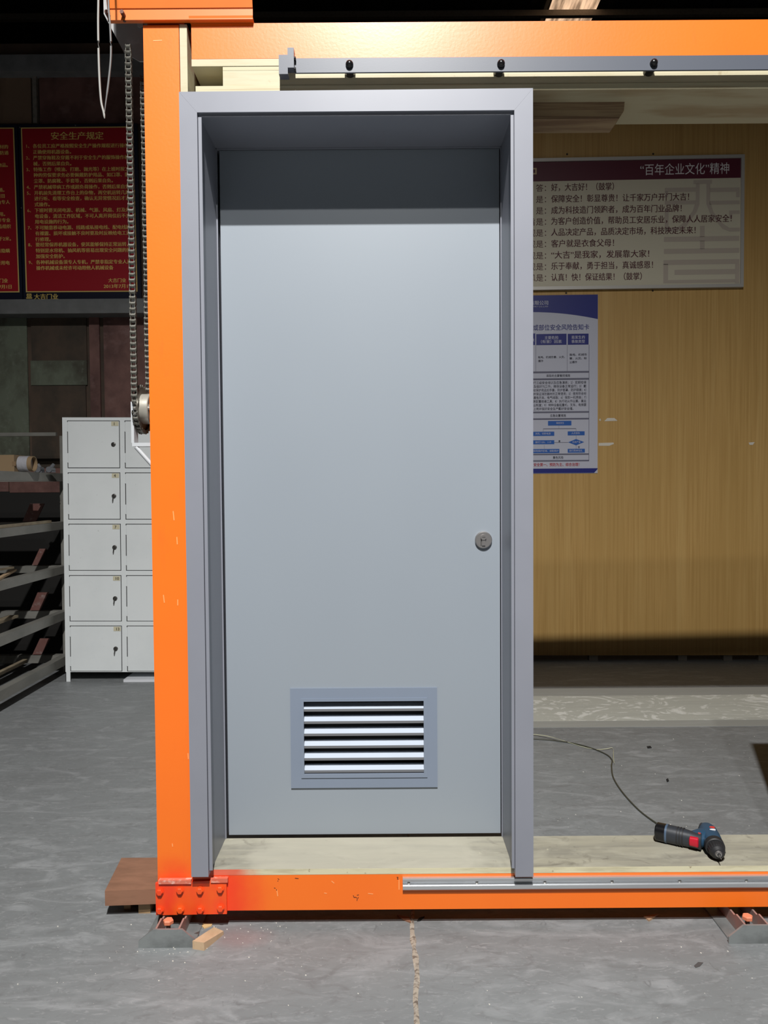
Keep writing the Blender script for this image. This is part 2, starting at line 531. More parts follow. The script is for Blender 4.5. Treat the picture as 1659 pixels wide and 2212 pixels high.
# ================================================================ SHUTTER TEST FRAME (orange)
FAR[0] = False
YO = 2.15
fr = thing('display_frame', 'bright orange square-tube steel frame holding the grey door', 'frame', (-0.6, 2.2, 0.02))
o = link('post', bx(-.651, -.553, YO, 2.25, .026, 2.497), ORG_M, fr, bevel=.007, seg=3, smooth=True)
link('unseen_rear_beam', bx(-.519, 1.75, 2.2505, 2.3505, 2.406, 2.501), ORG_M, fr, bevel=.007, seg=3, smooth=True)  # unseen, added to keep lamp light from leaking onto the floor behind
link('unseen_rear_beam', bx(-.553, 1.75, 2.2505, 2.335, .025, .127), ORG_M, fr, bevel=.006, seg=3, smooth=True)
link('rear_post', bx(-.651, -.553, 2.2505, 2.3505, .026, 2.497), ORG_M, fr, bevel=.007, seg=3, smooth=True)
link('top_beam', bx(-.519, 1.75, YO, 2.25, 2.406, 2.501), ORG_M, fr, bevel=.007, seg=3, smooth=True)
link('bottom_beam', bx(-.553, 1.75, YO, 2.25, .025, .127), ORG_M, fr, bevel=.006, seg=3, smooth=True)
link('post', bx(1.76, 1.86, YO, 2.25, .026, 2.497), ORG_M, fr, bevel=.007, seg=3, smooth=True)
# marker scribbles and paint chips on the frame
bm = B()


def stroke(bm, pts, wpx=1.2, Y=2.1494):
    for a_, b_ in zip(pts, pts[1:]):
        a3, b3 = P(*a_, Y), P(*b_, Y)
        d3 = (b3 - a3).normalized()
        n3 = Vector((-d3.z, 0, d3.x)) * (wpx * .00065)
        bm.faces.new([bm.verts.new(v) for v in (a3 - n3, b3 - n3, b3 + n3, a3 + n3)])


for pts in ([(763, 1934), (765, 1939), (768, 1938)], [(768, 1938), (771, 1940)], [(771, 1934), (775, 1933)], [(772, 1941), (771, 1946)], [(774, 1938), (773, 1941)],
            [(600, 1898), (603, 1900)], [(601, 1902), (600, 1904)], [(592, 1918), (595, 1919)], [(597, 1921), (598, 1924)], [(857, 1895), (860, 1895), (858, 1899), (861, 1899)], [(637, 1897), (645, 1898)]):
    stroke(bm, pts)
mkr = link('marker_scribble', bm, INK_M, fr)
mkr['kind'] = 'stuff'
CHIP_M = M('bare_primer_chip', (.95, .36, .12), .6)
bm = B()
for pts in ([(374, 1104), (376, 1124)], [(382, 1160), (383, 1176)], [(404, 1216), (405, 1262)], [(353, 1285), (355, 1302)], [(384, 1295), (384, 1308)], [(331, 88), (350, 87)], [(716, 1903), (722, 1908)], [(598, 1922), (600, 1936)],
            [(406, 1627), (407, 1640)], [(372, 1822), (373, 1829)], [(862, 1900), (862, 1922)], [(700, 1929), (706, 1930)], [(795, 1930), (806, 1931)]):
    stroke(bm, pts, 2.0)
chp = link('paint_chips', bm, CHIP_M, fr)
chp['kind'] = 'stuff'
# bolted corner plate
c = [P(335.5, 1908, 2.142), P(489, 1901.5, 2.142), P(490, 1974.5, 2.142), P(337, 1977, 2.142)]
pl = link('corner_plate', prism(B(), c, (0, .008, 0)), PLATE_M, fr, bevel=.0015)
for (px, py) in ((345.6, 1926), (389, 1923), (432.4, 1923), (476, 1920), (346, 1966), (390, 1965), (433, 1965), (477, 1961)):
    q = P(px, py, 2.141)
    bm = B()
    cyl(bm, q, q + Vector((0, -.0015, 0)), .0115, n=16)
    hexhead(bm, q + Vector((0, -.0015, 0)), .0095, .0075)
    link('hex_bolt', bm, PLATE_M, pl)
link('plate_lip', bx(-.645, -.553, 2.136, 2.15, .110, .121), M('chipped_pink_primer', (0.62, 0.16, 0.1), .6, noise=[(50, (.8, .5, .42), .5, .62, 4, .7)]), fr, bevel=.001)
link('plate_lip', bx(-.498, -.45, 2.138, 2.152, .112, .124), M('chipped_primer', (0.66, 0.14, 0.08), .6, noise=[(60, (.8, .45, .35), .52, .62, 4, .7)]), fr, bevel=.001)


def foot(xc, yc, label, nm='levelling_foot', flip=1, plate_px=None):
    t = thing(nm, label, 'foot', (xc, yc, -DZ), group='levelling feet under the orange frame')
    STEELP = FOOT_M
    w2 = .0785
    yf = 2.062
    F = -DZ
    pts = [(xc - w2, yf, F), (xc + w2, yf, F), (xc + w2, yf, F + .019), (xc + w2 - .037, yf, .0225), (xc - w2 + .040, yf, .0225), (xc - w2, yf, F + .019)]
    link('front_plate', prism(B(), pts, (0, .006, 0)), STEELP, t, bevel=.0006)
    link('base_plate', bx(xc - .072, xc + .072, yf + .006, 2.26, F, F + .005), STEELP, t)
    for s in (-1, 1):
        x = xc + s * .029
        pts = [(x, yf + .006, F + .005), (x, 2.24, F + .005), (x, 2.24, .0135), (x, 2.13, .0135), (x, 2.12, .0215), (x, yf + .006, .0215)]
        link('side_flange', prism(B(), pts, (.005 * s, 0, 0)), FLANGE_M, t)
    bm = B()
    cyl(bm, (xc - .008, 2.105, F + .005), (xc - .008, 2.105, .018), .0065, n=12)
    link('threaded_stem', bm, STEEL_M, t)
    bm = B()
    hexhead(bm, (xc - .008, 2.105, .016), .0145, .011, 'Z')
    link('bolt_head', bm, M('orange_bolt_paint', (0.75, 0.24, 0.13), .5), t)
    return t


FOOT_M = M('scratched_grey_steel', (0.30, 0.32, 0.32), 0.35, metal=0.45, noise=[((10, 10, 18), (0.17, 0.18, 0.18), .42, .66, 5, .8)])
FLANGE_M = M('primed_channel_steel', (0.36, 0.19, 0.16), 0.5, noise=[(20, (.28, .2, .18), .4, .6, 3)])
foot(-.602, 2.098, 'steel levelling foot with a bolt under the orange post beside a wood wedge')
foot(1.014, 2.098, 'steel levelling foot under the orange bottom beam, below the power drill')

# wooden liner boards of the opening
tag(link('liner_board', bx(-.5305, 1.75, 2.1505, 2.344, .1275, .144), [SILL_M], bevel=.001), 'long weathered plywood sill board lying on the bottom orange beam', 'board')
_se = mat('pale_sill_edge', (0.62, 0.58, 0.40), .65, noise=[((9, 9, 60), (0.45, 0.41, 0.27), .45, .65, 5, .8), (40, (0.2, 0.15, 0.08), .68, .74, 4, .8)])
_se = spray(_se, (-0.47, 2.15, .165), .12, (.7, .10, .05), .9, .6)
SILL_EDGE = link('sill_edge', bx(-.5303, 1.7498, 2.1495, 2.1507, .1277, .1437), _se[0], bpy.data.objects['liner_board'])
s0 = tag(link('liner_board', bx(-.551, -.531, 2.150, 2.352, .1275, 2.499), PLY_M, bevel=.0008), 'narrow upright plywood board between the orange post and the grey door', 'board')
hd = thing('header_box', 'pale plywood header built up of boards under the orange top beam', 'header', (0, 2.25, 2.31))
zt = 2.404
link('top_board', bx(-.519, 1.75, 2.148, 2.352, 2.385, zt), PLY_M, hd, bevel=.0006)
link('filler_board', bx(-.434, 1.75, 2.150, 2.352, 2.332, 2.3845), PLY_M, hd, bevel=.0006)
link('bottom_board', bx(-.509, 1.75, 2.148, 2.352, 2.314, 2.3315), PLYE_M, hd, bevel=.0006)
bm = B()
prism(bm, [(-.4339, 2.1495, 2.374), (1.75, 2.1495, 2.374), (1.75, 2.1495, 2.3845), (-.4339, 2.1495, 2.3845)], (0, .0004, 0))
link('ply_edge_layers', bm, PLYE_M, hd)
# nailing block below the header
bm = B()
prism(bm, [(.402, 2.215, 2.266), (.672, 2.215, 2.266), (.688, 2.215, 2.288), (.69, 2.215, 2.3138), (.402, 2.215, 2.3138)], (0, .085, 0))
tag(link('nailing_block', bm, M('layered_plywood_block', (0.36, 0.26, 0.15), .6, noise=[((3, 30, 130), (.20, .12, .07), .45, .62, 4, .9)]), bevel=.001),
    'layered wooden block fixed under the header beside the grey casing', 'block')

# ================================================================ GREY STEEL DOOR
dr = thing('steel_door', 'grey painted steel door in a deep grey casing with a low vent', 'door', (-.07, 2.2, .144))
XL0, XL1, XR0, XR1 = -.5465, -.4985, .3605, .4110
ZH0, ZH1 = 2.245, 2.300
g = .0003
for pts, z in (([(XL0, .141), (XL1, .141), (XL1, ZH0 - g), (XL0, ZH1 - g)], 0),
               ([(XR0, .1345), (XR1, .1345), (XR1, ZH1 + .003 - g), (XR0, ZH0 - g)], 0),
               ([(XL1, ZH0), (XR0, ZH0), (XR1, ZH1 + .003), (XL0, ZH1)], 0)):
    pp = [(x, 2.115, zz) for x, zz in pts]
    link('casing', prism(B(), pp, (0, .0335, 0)), GREY_M, dr, bevel=.0009, seg=2, smooth=True)
JL, JR, JZ = -.4975, .3592, 2.247
LL, LR, LZ = -.4885, .3518, 2.2372
link('jamb', bx(-.529, JL, 2.1295, 2.41, .1445, 2.29), GREY_M, dr, bevel=.0008)
link('jamb', bx(JR, .395, 2.1295, 2.41, .1445, 2.29), GREY_M, dr, bevel=.0008)
link('jamb_strip', bx(-.4975, LL, 2.1235, 2.1295, .155, 2.2362), GREY_M, dr)
link('jamb_strip', bx(LR, .3598, 2.1235, 2.1295, .155, 2.2362), GREY_M, dr)
link('head_jamb', bx(JL, JR, 2.1295, 2.41, JZ, 2.29), GREY_M, dr, bevel=.0008)
link('head_lip', bx(LL, LR, 2.1240, 2.1295, LZ, JZ + .01), GREY_M, dr)
link('door_stop', bx(JL, JL + .018, 2.402, 2.412, .150, JZ), GREY_M, dr)
link('door_stop', bx(JR - .018, JR, 2.402, 2.412, .150, JZ), GREY_M, dr)
link('door_stop', bx(JL, JR, 2.402, 2.412, JZ - .018, JZ), GREY_M, dr)
link('stop_bead', bx(JL, JL + .0035, 2.340, 2.346, .1445, JZ), GREY_M, dr)
link('stop_bead', bx(JR - .0025, JR, 2.340, 2.346, .1445, JZ), GREY_M, dr)
link('stop_bead', bx(JL, JR, 2.340, 2.346, JZ - .003, JZ), GREY_M, dr)
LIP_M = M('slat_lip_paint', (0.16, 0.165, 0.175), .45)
# leaf with an opening for the vent
YL = 2.355
LX0, LX1, LZ0, LZ1 = -.4892, .3553, P(780, 1801.5, YL).z, P(780, 323.5, YL).z
va, vb = P(656, 1514, YL), P(916, 1669.5, YL)
VX0, VX1, VZ0, VZ1 = va.x, vb.x, vb.z, va.z
bm = B()
box(bm, LX0, VX0, YL, YL + .045, LZ0, LZ1)
box(bm, VX1, LX1, YL, YL + .045, LZ0, LZ1)
box(bm, VX0, VX1, YL, YL + .045, VZ1, LZ1)
box(bm, VX0, VX1, YL, YL + .045, LZ0, VZ0)
lf = link('leaf', bm, LEAF_M, dr)
# vent frame, two steps
a, b = P(627, 1486.5, YL), P(945, 1699, YL)
bm = B()


def ring(bm, x0, x1, z0, z1, X0, X1, Z0, Z1, y0, y1):
    """picture-frame ring: outer x0..z1, hole X0..Z1"""
    o_ = [(x0, z0), (x1, z0), (x1, z1), (x0, z1)]
    i_ = [(X0, Z0), (X1, Z0), (X1, Z1), (X0, Z1)]
    V = lambda q, y: bm.verts.new((q[0], y, q[1]))
    of, inf = [V(q, y0) for q in o_], [V(q, y0) for q in i_]
    ob, ib = [V(q, y1) for q in o_], [V(q, y1) for q in i_]
    for k in range(4):
        j = (k + 1) % 4
        bm.faces.new((of[k], of[j], inf[j], inf[k]))
        bm.faces.new((of[k], ob[k], ob[j], of[j]))
        bm.faces.new((inf[k], inf[j], ib[j], ib[k]))
        bm.faces.new((ob[k], ib[k], ib[j], ob[j]))
    return bm


ring(bm, a.x, b.x, b.z, a.z, VX0, VX1, VZ0, VZ1, YL - .0055, YL + .03)
link('vent_frame', bm, VENT_M, lf, bevel=.0012)
a2, b2 = P(650, 1508, YL), P(923, 1677, YL)
link('vent_rim', ring(B(), a2.x, b2.x, b2.z, a2.z, VX0 + .0005, VX1 - .0005, VZ0 + .0005, VZ1 - .0005, YL - .0085, YL), VENT_M, lf, bevel=.0008)
pitch = (VZ1 - VZ0) / 5.83
slat0 = None
for k in range(6):
    zf = VZ1 - (.0251 + k * .0376) * 1.0195
    bm = B()
    yb, yf = YL + .021, YL + .0005
    zt_ = zf + .0135
    pts = [(VX0, yb, zt_), (VX0, yf, zf), (VX0, yf, zf - .0012), (VX0, yb, zt_ - .0012)]
    prism(bm, pts, (VX1 - VX0, 0, 0))
    link('slat', bm, SLAT_M, lf)
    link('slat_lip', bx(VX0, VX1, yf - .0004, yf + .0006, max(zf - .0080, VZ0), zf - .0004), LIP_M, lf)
link('vent_back', bx(VX0, VX1, YL + .034, YL + .036, VZ0, VZ1), GAP_M, lf)
# lock
q = P(1044, 1166, YL)
bm = B()
loft(bm, [q, q + Vector((0, -.008, 0)), q + Vector((0, -.0105, 0))], [.0262, .0258, .0235], n=40)
lk = link('lock_rose', bm, NICKEL_M, lf, smooth=True)
bm = B()
cyl(bm, q + Vector((-.001, -.009, .0085)), q + Vector((-.001, -.0165, .0085)), .0084, n=24)
box(bm, q.x - .0055, q.x + .0042, q.y - .0145, q.y - .009, q.z - .0165, q.z + .004)
link('lock_cylinder', bm, NICKEL_M, lf, smooth=True)
bm = B()
ring(bm, q.x - .0092, q.x - .0068, q.z - .018, q.z + .006, q.x - .0084, q.x - .0076, q.z - .017, q.z + .005, q.y - .0109, q.y - .010)
box(bm, q.x - .0052, q.x + .004, q.y - .0169, q.y - .0160, q.z + .0082, q.z + .0094)
link('keyhole', bm, GAP_M, lf)

# ================================================================ SLIDING RAIL (top) AND GUIDE (bottom)
rl = thing('sliding_rail', 'long slate grey sliding-door rail with black cap bolts under the top beam', 'rail', (0.6, 2.12, 2.36))
link('bar', bx(-.232, 1.72, 2.109, 2.115, 2.3451, 2.3834), RAIL_M, rl, bevel=.0008)
link('end_stop', bx(-.2745, -.2495, 2.107, 2.136, 2.341, 2.392), RAIL_M, rl, bevel=.0012)
link('end_clamp', bx(-.2495, -.2325, 2.095, 2.122, 2.3515, 2.404), RAIL_M, rl, bevel=.0012)
for dz in (-.017, .011):
    bm = B()
    cyl(bm, (-.2325, 2.102, 2.367 + dz), (-.2275, 2.102, 2.367 + dz), .0055, n=14)
    link('set_screw', bm, BLACK_M, rl)
for px, py in ((755, 140), (1082, 138.5), (1411.6, 137)):
    q = P(px, py, 2.109)
    bm = B()
    loft(bm, [q, q + Vector((0, -.004, 0)), q + Vector((0, -.0085, 0)), q + Vector((0, -.0115, 0)), q + Vector((0, -.0125, 0))], [.0104, .0104, .009, .0055, .0012], n=24)
    link('cap_bolt', bm, BLACK_M, rl, smooth=True)
    bm = B()
    cyl(bm, q + Vector((0, .006, 0)), (q.x, 2.1478, q.z), .0148, n=28)
    link('spacer', bm, BLACK_M, rl, smooth=True)

bt = thing('guide_track', 'aluminium guide track screwed along the front of the bottom beam', 'track', (.8, 2.145, .1))
x0 = P(870, 1908, 2.14).x
z1 = P(900, 1897.5, 2.14).z
z0 = z1 - .0335
pts = [(2.15, z0), (2.139, z0), (2.137, z0 + .003), (2.137, z0 + .0125), (2.1405, z0 + .0145), (2.147, z0 + .0150), (2.147, z0 + .0205), (2.143, z0 + .0215), (2.140, z0 + .024), (2.138, z0 + .031), (2.139, z1), (2.15, z1)]
link('channel', prism(B(), [(x0, y, z) for y, z in pts], (1.72 - x0, 0, 0)), ALU_M, bt)
for px in (883, 1030, 1177, 1322, 1468, 1612):
    q = P(px, 1909 - (px - 829) * .0075, 2.147)
    bm = B()
    loft(bm, [(q.x, 2.147, z0 + .0178), (q.x, 2.1435, z0 + .0178), (q.x, 2.1425, z0 + .0178)], [.0042, .0040, .002], n=14)
    link('screw', bm, STEEL_M, bt, smooth=True)

# sliding door panel beyond the frame's edge: its shadow falls on the floor
pn = thing('sliding_door_panel', 'grey sliding door panel standing on the sill beyond the drill', 'door', (1.48, 2.2, .144))
link('panel', bx(1.244, 1.72, 2.18, 2.22, .1445, 1.576), GREY_M, pn, bevel=.002)
link('pull_handle', bx(1.27, 1.29, 2.16, 2.18, 1.0, 1.25), BLACK_M, pn, bevel=.002)

# unseen steel rail added above the opening to shade the foot of the ochre panel
sb = thing('shade_rail', 'unseen steel rail added above the orange top beam for its shadow', 'box', (.8, 2.17, 2.63))
link('shade_front', bx(-.35, 1.86, 2.165, 2.175, 2.63, 2.70), HOOD_M, sb, bevel=.002)
link('shade_bottom', bx(-.35, 1.86, 2.165, 2.20, 2.62, 2.63), HOOD_M, sb)
link('bracket', bx(1.80, 1.84, 2.176, 2.20, 2.498, 2.63), ORG_M, sb)

# ================================================================ ORANGE HOOD, GUSSET, CHAIN DRIVE
xa, xb = P(220, 20, 2.09).x, P(540, 20, 2.09).x
hz = 2.5025
z1 = hz + .0275
prof = [(2.134, hz), (2.134, z1), (2.131, z1 + .002), (2.114, z1 + .075), (2.114, 2.72), (2.36, 2.72), (2.36, 2.717), (2.117, 2.717), (2.117, z1 + .0755), (2.137, z1 + .0015), (2.137, hz + .002), (2.150, hz + .002), (2.150, hz)]
hood = thing('motor_hood', 'orange folded sheet-metal hood sitting on top of the orange post', 'hood', (-.58, 2.2, hz))
link('shell', prism(B(), [(xa, y, z) for y, z in prof], (xb - xa, 0, 0)), HOOD_M, hood)
xl = P(408, 44, 2.134).x
lp = [(2.1325, hz + .009), (2.134, hz + .003), (2.140, hz - .0008), (2.17, hz - .0012), (2.17, hz + .002), (2.1338, hz + .009)]
link('lower_lip', prism(B(), [(xl, y, z) for y, z in lp], (xb - xl, 0, 0)), HOOD_M, hood)
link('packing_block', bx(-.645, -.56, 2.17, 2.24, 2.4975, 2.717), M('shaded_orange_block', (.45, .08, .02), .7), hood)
for px in (233, 266):
    q = P(px, 32, 2.128)
    bm = B()
    cyl(bm, q + Vector((0, .012, .0)), q + Vector((0, -.012, .002)), .0055, n=14)
    cyl(bm, q + Vector((0, .01, -.012)), q + Vector((0, .01, 0)), .004, n=10)
    link('bolt', bm, M('rusty_bolt', (.12, .05, .035), .5, metal=.3), hood)
q0, q1, q2, q3 = P(224, 30, 2.30), P(267, 112, 2.30), P(301, 132, 2.30), P(318, 30, 2.30)
tag(link('gusset_plate', prism(B(), [q0, q1, q2, (q3.x, 2.30, q2.z), (q3.x, 2.30, 2.7165), (q0.x, 2.30, 2.7165)], (0, .006, 0)), GUSSET_M, bevel=.0008), 'dark grey steel gusset plate hanging under the orange hood', 'plate')
bm = B()
prism(bm, [P(295, 20, 2.293), P(294, 38, 2.293), P(297, 57, 2.293), P(302, 59, 2.293), P(309, 55, 2.293), P(307, 36, 2.293), P(306, 20, 2.293)], (0, .004, 0))
tag(link('folded_tab', bm, M('pale_metal_tab', (.45, .46, .45), .5)), 'small pale metal tab bent down beside the top of the orange post', 'tab')

# roller chain: every link an object, sharing two meshes
XC = -.692
ch = thing('drive_chain', 'long oily steel roller chain looped beside the orange post', 'chain', (XC, 2.22, 1.2))
PT = .01588


def link_mesh(outer):
    bm = B()
    wd = .0068 if outer else .0052
    cyl(bm, (-wd - (.0015 if outer else 0), 0, 0), (wd + (.0015 if outer else 0), 0, 0), .0025 if outer else .0052, n=10)
    if not outer:
        cyl(bm, (-wd, 0, PT), (wd, 0, PT), .0052, n=10)
    else:
        cyl(bm, (-wd - .0015, 0, PT), (wd + .0015, 0, PT), .0025, n=8)
    for s in (-1, 1):
        pts = []
        for k in range(7):
            a = PI + PI * k / 6
            pts.append((s * wd, .0068 * math.cos(a), .0068 * math.sin(a)))
        for z_ in (.35, .65):
            pts.append((s * wd, .0046, PT * z_))
        for k in range(7):
            a = PI * k / 6
            pts.append((s * wd, .0068 * math.cos(a), PT + .0068 * math.sin(a)))
        for z_ in (.65, .35):
            pts.append((s * wd, -.0046, PT * z_))
        prism(bm, pts, (s * .0015, 0, 0))
    bmesh.ops.recalc_face_normals(bm, faces=bm.faces[:])
    me = bpy.data.meshes.new('chain_link')
    bm.to_mesh(me)
    bm.free()
    me.materials.append(CHAIN_M)
    return me


LM = [link_mesh(False), link_mesh(True)]
SPY, SPZ, SPR = 2.215, P(305, 884, 2.215).z, .0655
path = []
ZTOP = 2.44
z = ZTOP
n1 = int((ZTOP - SPZ) / PT)
for i in range(n1):
    path.append((SPY - SPR, ZTOP - i * PT))
da = PT / SPR
a = PI
path_end = path[-1]
k = 1
while a + da * k < 2 * PI:
    path.append((SPY + SPR * math.cos(a + da * k), SPZ + SPR * math.sin(a + da * k)))
    k += 1
last_z = path[-1][1]
i = 1
while last_z + i * PT < ZTOP:
    path.append((SPY + SPR + .002 * math.sin(i * .3), last_z + i * PT))
    i += 1
for i, (p0, p1) in enumerate(zip(path, path[1:])):
    o = bpy.data.objects.new('chain_link', LM[i % 2])
    COL.objects.link(o)
    o.parent = ch
    o.location = Vector((XC, p0[0], p0[1])) - ORG[ch]
    o.rotation_euler = (math.atan2(-(p1[0] - p0[0]), (p1[1] - p0[1])), 0, 0)

cw = thing('chain_wheel', 'steel sprocket and hub on a white bracket beside the orange post', 'sprocket', (XC, SPY, SPZ))
bm = B()
nT = 26
ring_pts = []
for k in range(nT * 4):
    a = 2 * PI * k / (nT * 4)
    r = SPR + (.003, .0045, .003, -.0045)[k % 4]
    ring_pts.append((XC - .003, SPY + r * math.cos(a), SPZ + r * math.sin(a)))
prism(bm, ring_pts, (.006, 0, 0))
link('toothed_disc', bm, M('sprocket_steel', (.2, .19, .17), .4, metal=.6, noise=[(30, (.1, .09, .08), .4, .6, 3)]), cw)
bm = B()
loft(bm, [(XC + .003, SPY, SPZ), (XC + .026, SPY, SPZ), (XC + .028, SPY, SPZ)], [.043, .043, .041], n=36)
cyl(bm, (XC + .027, SPY, SPZ), (-.654, SPY, SPZ), .02, n=20)
link('hub', bm, M('worn_hub_steel', (.5, .48, .42), .36, metal=.5, noise=[(40, (.2, .18, .13), .6, .72, 4, .8)]), cw, smooth=True)
link('bracket_arm', bx(-.7085, -.7005, 2.165, 2.20, 1.357, 1.472), BRACKET_M, cw, bevel=.0006)
link('bracket_arm', bx(-.7065, -.652, 2.165, 2.20, 1.347, 1.357), BRACKET_M, cw, bevel=.0006)
bm = B()
cyl(bm, (-.697, 2.17, 1.345), (-.653, 2.175, 1.293), .0058, n=14)
link('brace_rod', bm, BRACKET_M, cw, smooth=True)
bm = B()
cyl(bm, (-.712, 2.185, SPZ), (-.653, 2.185, SPZ), .007, n=12)
link('axle', bm, STEEL_M, cw)

# hanging cables
CAB_M = M('grey_white_cable', (.27, .265, .25), .5)
CAB2_M = M('grimy_grey_cable', (.13, .13, .13), .5)
pts = [P(214, -120, 2.0) + Vector((0, 0, 5.0))] + spline([P(214, -120, 2.0), P(212.5, 0, 2.0), P(212, 60, 2.0), P(214, 150, 2.0), P(218, 215, 2.0), P(224, 243, 2.0), P(226, 256, 2.0)], 6)
tag(link('electric_cable', loft(B(), pts, [.0028] * (len(pts) - 4) + [.0026, .0022, .0018, .0012], n=10), CAB_M, smooth=True), 'thicker pale cable hanging loose from the orange hood', 'cable')
pts = [P(233, -120, 1.99) + Vector((0, 0, 5.0))] + spline([P(233, -120, 1.99), P(234, 0, 1.99), P(238, 60, 1.99), P(239.5, 120, 1.99), P(234, 180, 1.99), P(228, 225, 1.99), P(226, 244, 1.99)], 6)
tag(link('electric_cable', loft(B(), pts, [.0026] * (len(pts) - 10) + [.0020, .0018, .0017, .0016, .0014, .0012, .0011, .001, .0009, .0008], n=10), CAB2_M, smooth=True), 'thin grimy grey cable crossing in front of the orange hood', 'cable')

# ================================================================ LOCKERS
FAR[0] = True
YK = 4.86
lkx = -2.036
lockers = thing('locker_cabinet', 'white steel locker cabinet with numbered doors behind the orange post', 'lockers', (lkx, YK, 0), rot=(0, math.radians(-0.45) * -1, 0), local=True)


def LK(px, py):
    q = P(px, py, YK)
    # undo the cabinet's slight lean
    return q.x - lkx - q.z * math.sin(math.radians(.45)), q.z


bx0 = 0.0
colw = .362
W3 = .030 + 3 * colw
Hk = 1.678
zrow = [LK(190, y)[1] for y in (908, 1011, 1020, 1122, 1131, 1232.5, 1242, 1342, 1351, 1450)]
bm = B()
box(bm, 0, .006, 0, .45, .062, Hk)
box(bm, W3 - .006, W3, 0, .45, .062, Hk)
box(bm, 0, W3, 0, .45, Hk - .006, Hk)
box(bm, 0, W3, .44, .45, .062, Hk)
box(bm, 0, W3, .02, .44, .062, .07)
for i in range(4):
    X = i * colw
    box(bm, X, X + .030, -.002, .02, .062, Hk)
for j in range(0, 10, 2):
    top = Hk if j == 0 else zrow[j - 1]
    box(bm, 0, W3, -.0012, .02, zrow[j], top if j == 0 else top)
box(bm, 0, W3, -.0012, .02, .062, zrow[9])
body = link('body', bm, WHITE_M, lockers)
for X, Y_ in ((0, -.002), (W3 - .03, -.002), (0, .42), (W3 - .03, .42)):
    bm = B()
    box(bm, X, X + .03, Y_, Y_ + .004, 0, .062)
    box(bm, X, X + .004, Y_, Y_ + .03, 0, .062)
    link('foot', bm, WHITE_M, lockers)
nums = {(0, 0): '1', (1, 0): '4', (2, 0): '7', (3, 0): '10', (4, 0): '13', (0, 1): '2', (1, 1): '5', (2, 1): '8', (3, 1): '11', (4, 1): '14', (0, 2): '3', (1, 2): '6', (2, 2): '9', (3, 2): '12', (4, 2): '15'}
for r in range(5):
    zt_, zb_ = zrow[2 * r], zrow[2 * r + 1]
    for cidx in range(3):
        X = cidx * colw
        link('recess', bx(X + .030, X + colw, .002, .004, zb_, zt_), GAP_M, lockers)
        d = link('door', bx(X + .036, X + colw - .0045, -.004, .0018, zb_ + .0045, zt_ - .0045), WHITE_M, lockers, bevel=.001)
        zm = zb_ + (zt_ - zb_) * (.50 if r else .5)
        xk = X + colw - .040
        bm = B()
        loft(bm, [(xk, -.004, zm), (xk, -.009, zm), (xk, -.011, zm)], [.0145, .0135, .008], n=18)
        if r:
            loft(bm, [(xk - .001, -.014, zm + .004), (xk - .006, -.016, zm - .034)], [(.008, .004), (.006, .003)], n=10)
        link('lock', bm, M('locker_lock', (.12, .115, .11), .3, metal=.7) if (r, cidx) == (0, 0) else bpy.data.materials['locker_lock'], d, smooth=True)
        if cidx == 0 or True:
            tx = X + colw - .052
            link('number_tag', bx(tx, tx + .045, -.0055, -.004, zt_ - .034, zt_ - .006), TAG_M, d)
            bm = B()
            put_text(bm, nums[(r, cidx)], tx + .012, zt_ - .020, -.0058, em=.026, bold=.02)
            link('number', bm, INK_M, d)
            for zz in (zb_ + .035, zt_ - .07):
                link('hinge', bx(X + .0285, X + .0355, -.005, -.001, zz, zz + .06), WHITE_M, d)
a, b = G(250, 1472), G(420, 1466)
tag(link('white_board', bx(-1.66, -1.0, 4.835, 5.15, .0, .016), M('white_laminate', (.72, .74, .78), .4), bevel=.001), 'flat white board lying on the floor under the lockers', 'board')

# ================================================================ RACK AT THE LEFT
rk = thing('steel_rack', 'long grimy steel storage rack receding along the dim left side', 'rack', (-2.3, 4.2, 0))
RX = -2.10
YR1 = 5.10
lev = []
for ytop, ybot in ((1023, 1040), (1126, 1142), (1220, 1236), (1317, 1334), (1412, 1430)):
    lev.append((P(133, ytop, YR1).z, P(133, ybot, YR1).z))
for zt_, zb_ in lev:
    link('shelf_rail', bx(RX - .05, RX, 2.9, YR1 + .02, zb_, zt_), RACK_M, rk, bevel=.002)
    link('shelf_rail', bx(RX - .62, RX - .57, 2.9, YR1 + .02, zb_, zt_), RACK_M, rk, bevel=.002)
    for yy in (YR1 - .03, 4.0, 3.0):
        link('cross_bar', bx(RX - .57, RX - .05, yy, yy + .05, zb_, zt_ - .004), RACK_M, rk)
for yy in (3.0, 5.1):
    for X in (RX - .05, RX - .62):
        link('upright', bx(X, X + .05, yy, yy + .05, 0 if yy > 4 else 0, lev[0][1]), RACK_M, rk, bevel=.002)
q = P(0, 939, 5.3)
link('top_bar', bx(-3.6, P(123, 939, 5.3).x, 5.28, 5.31, q.z - .012, q.z + .012), RACK_M, rk)
for X in (-3.5, -2.22):
    link('upright', bx(X, X + .03, 5.28, 5.31, 0, q.z - .012), RACK_M, rk)
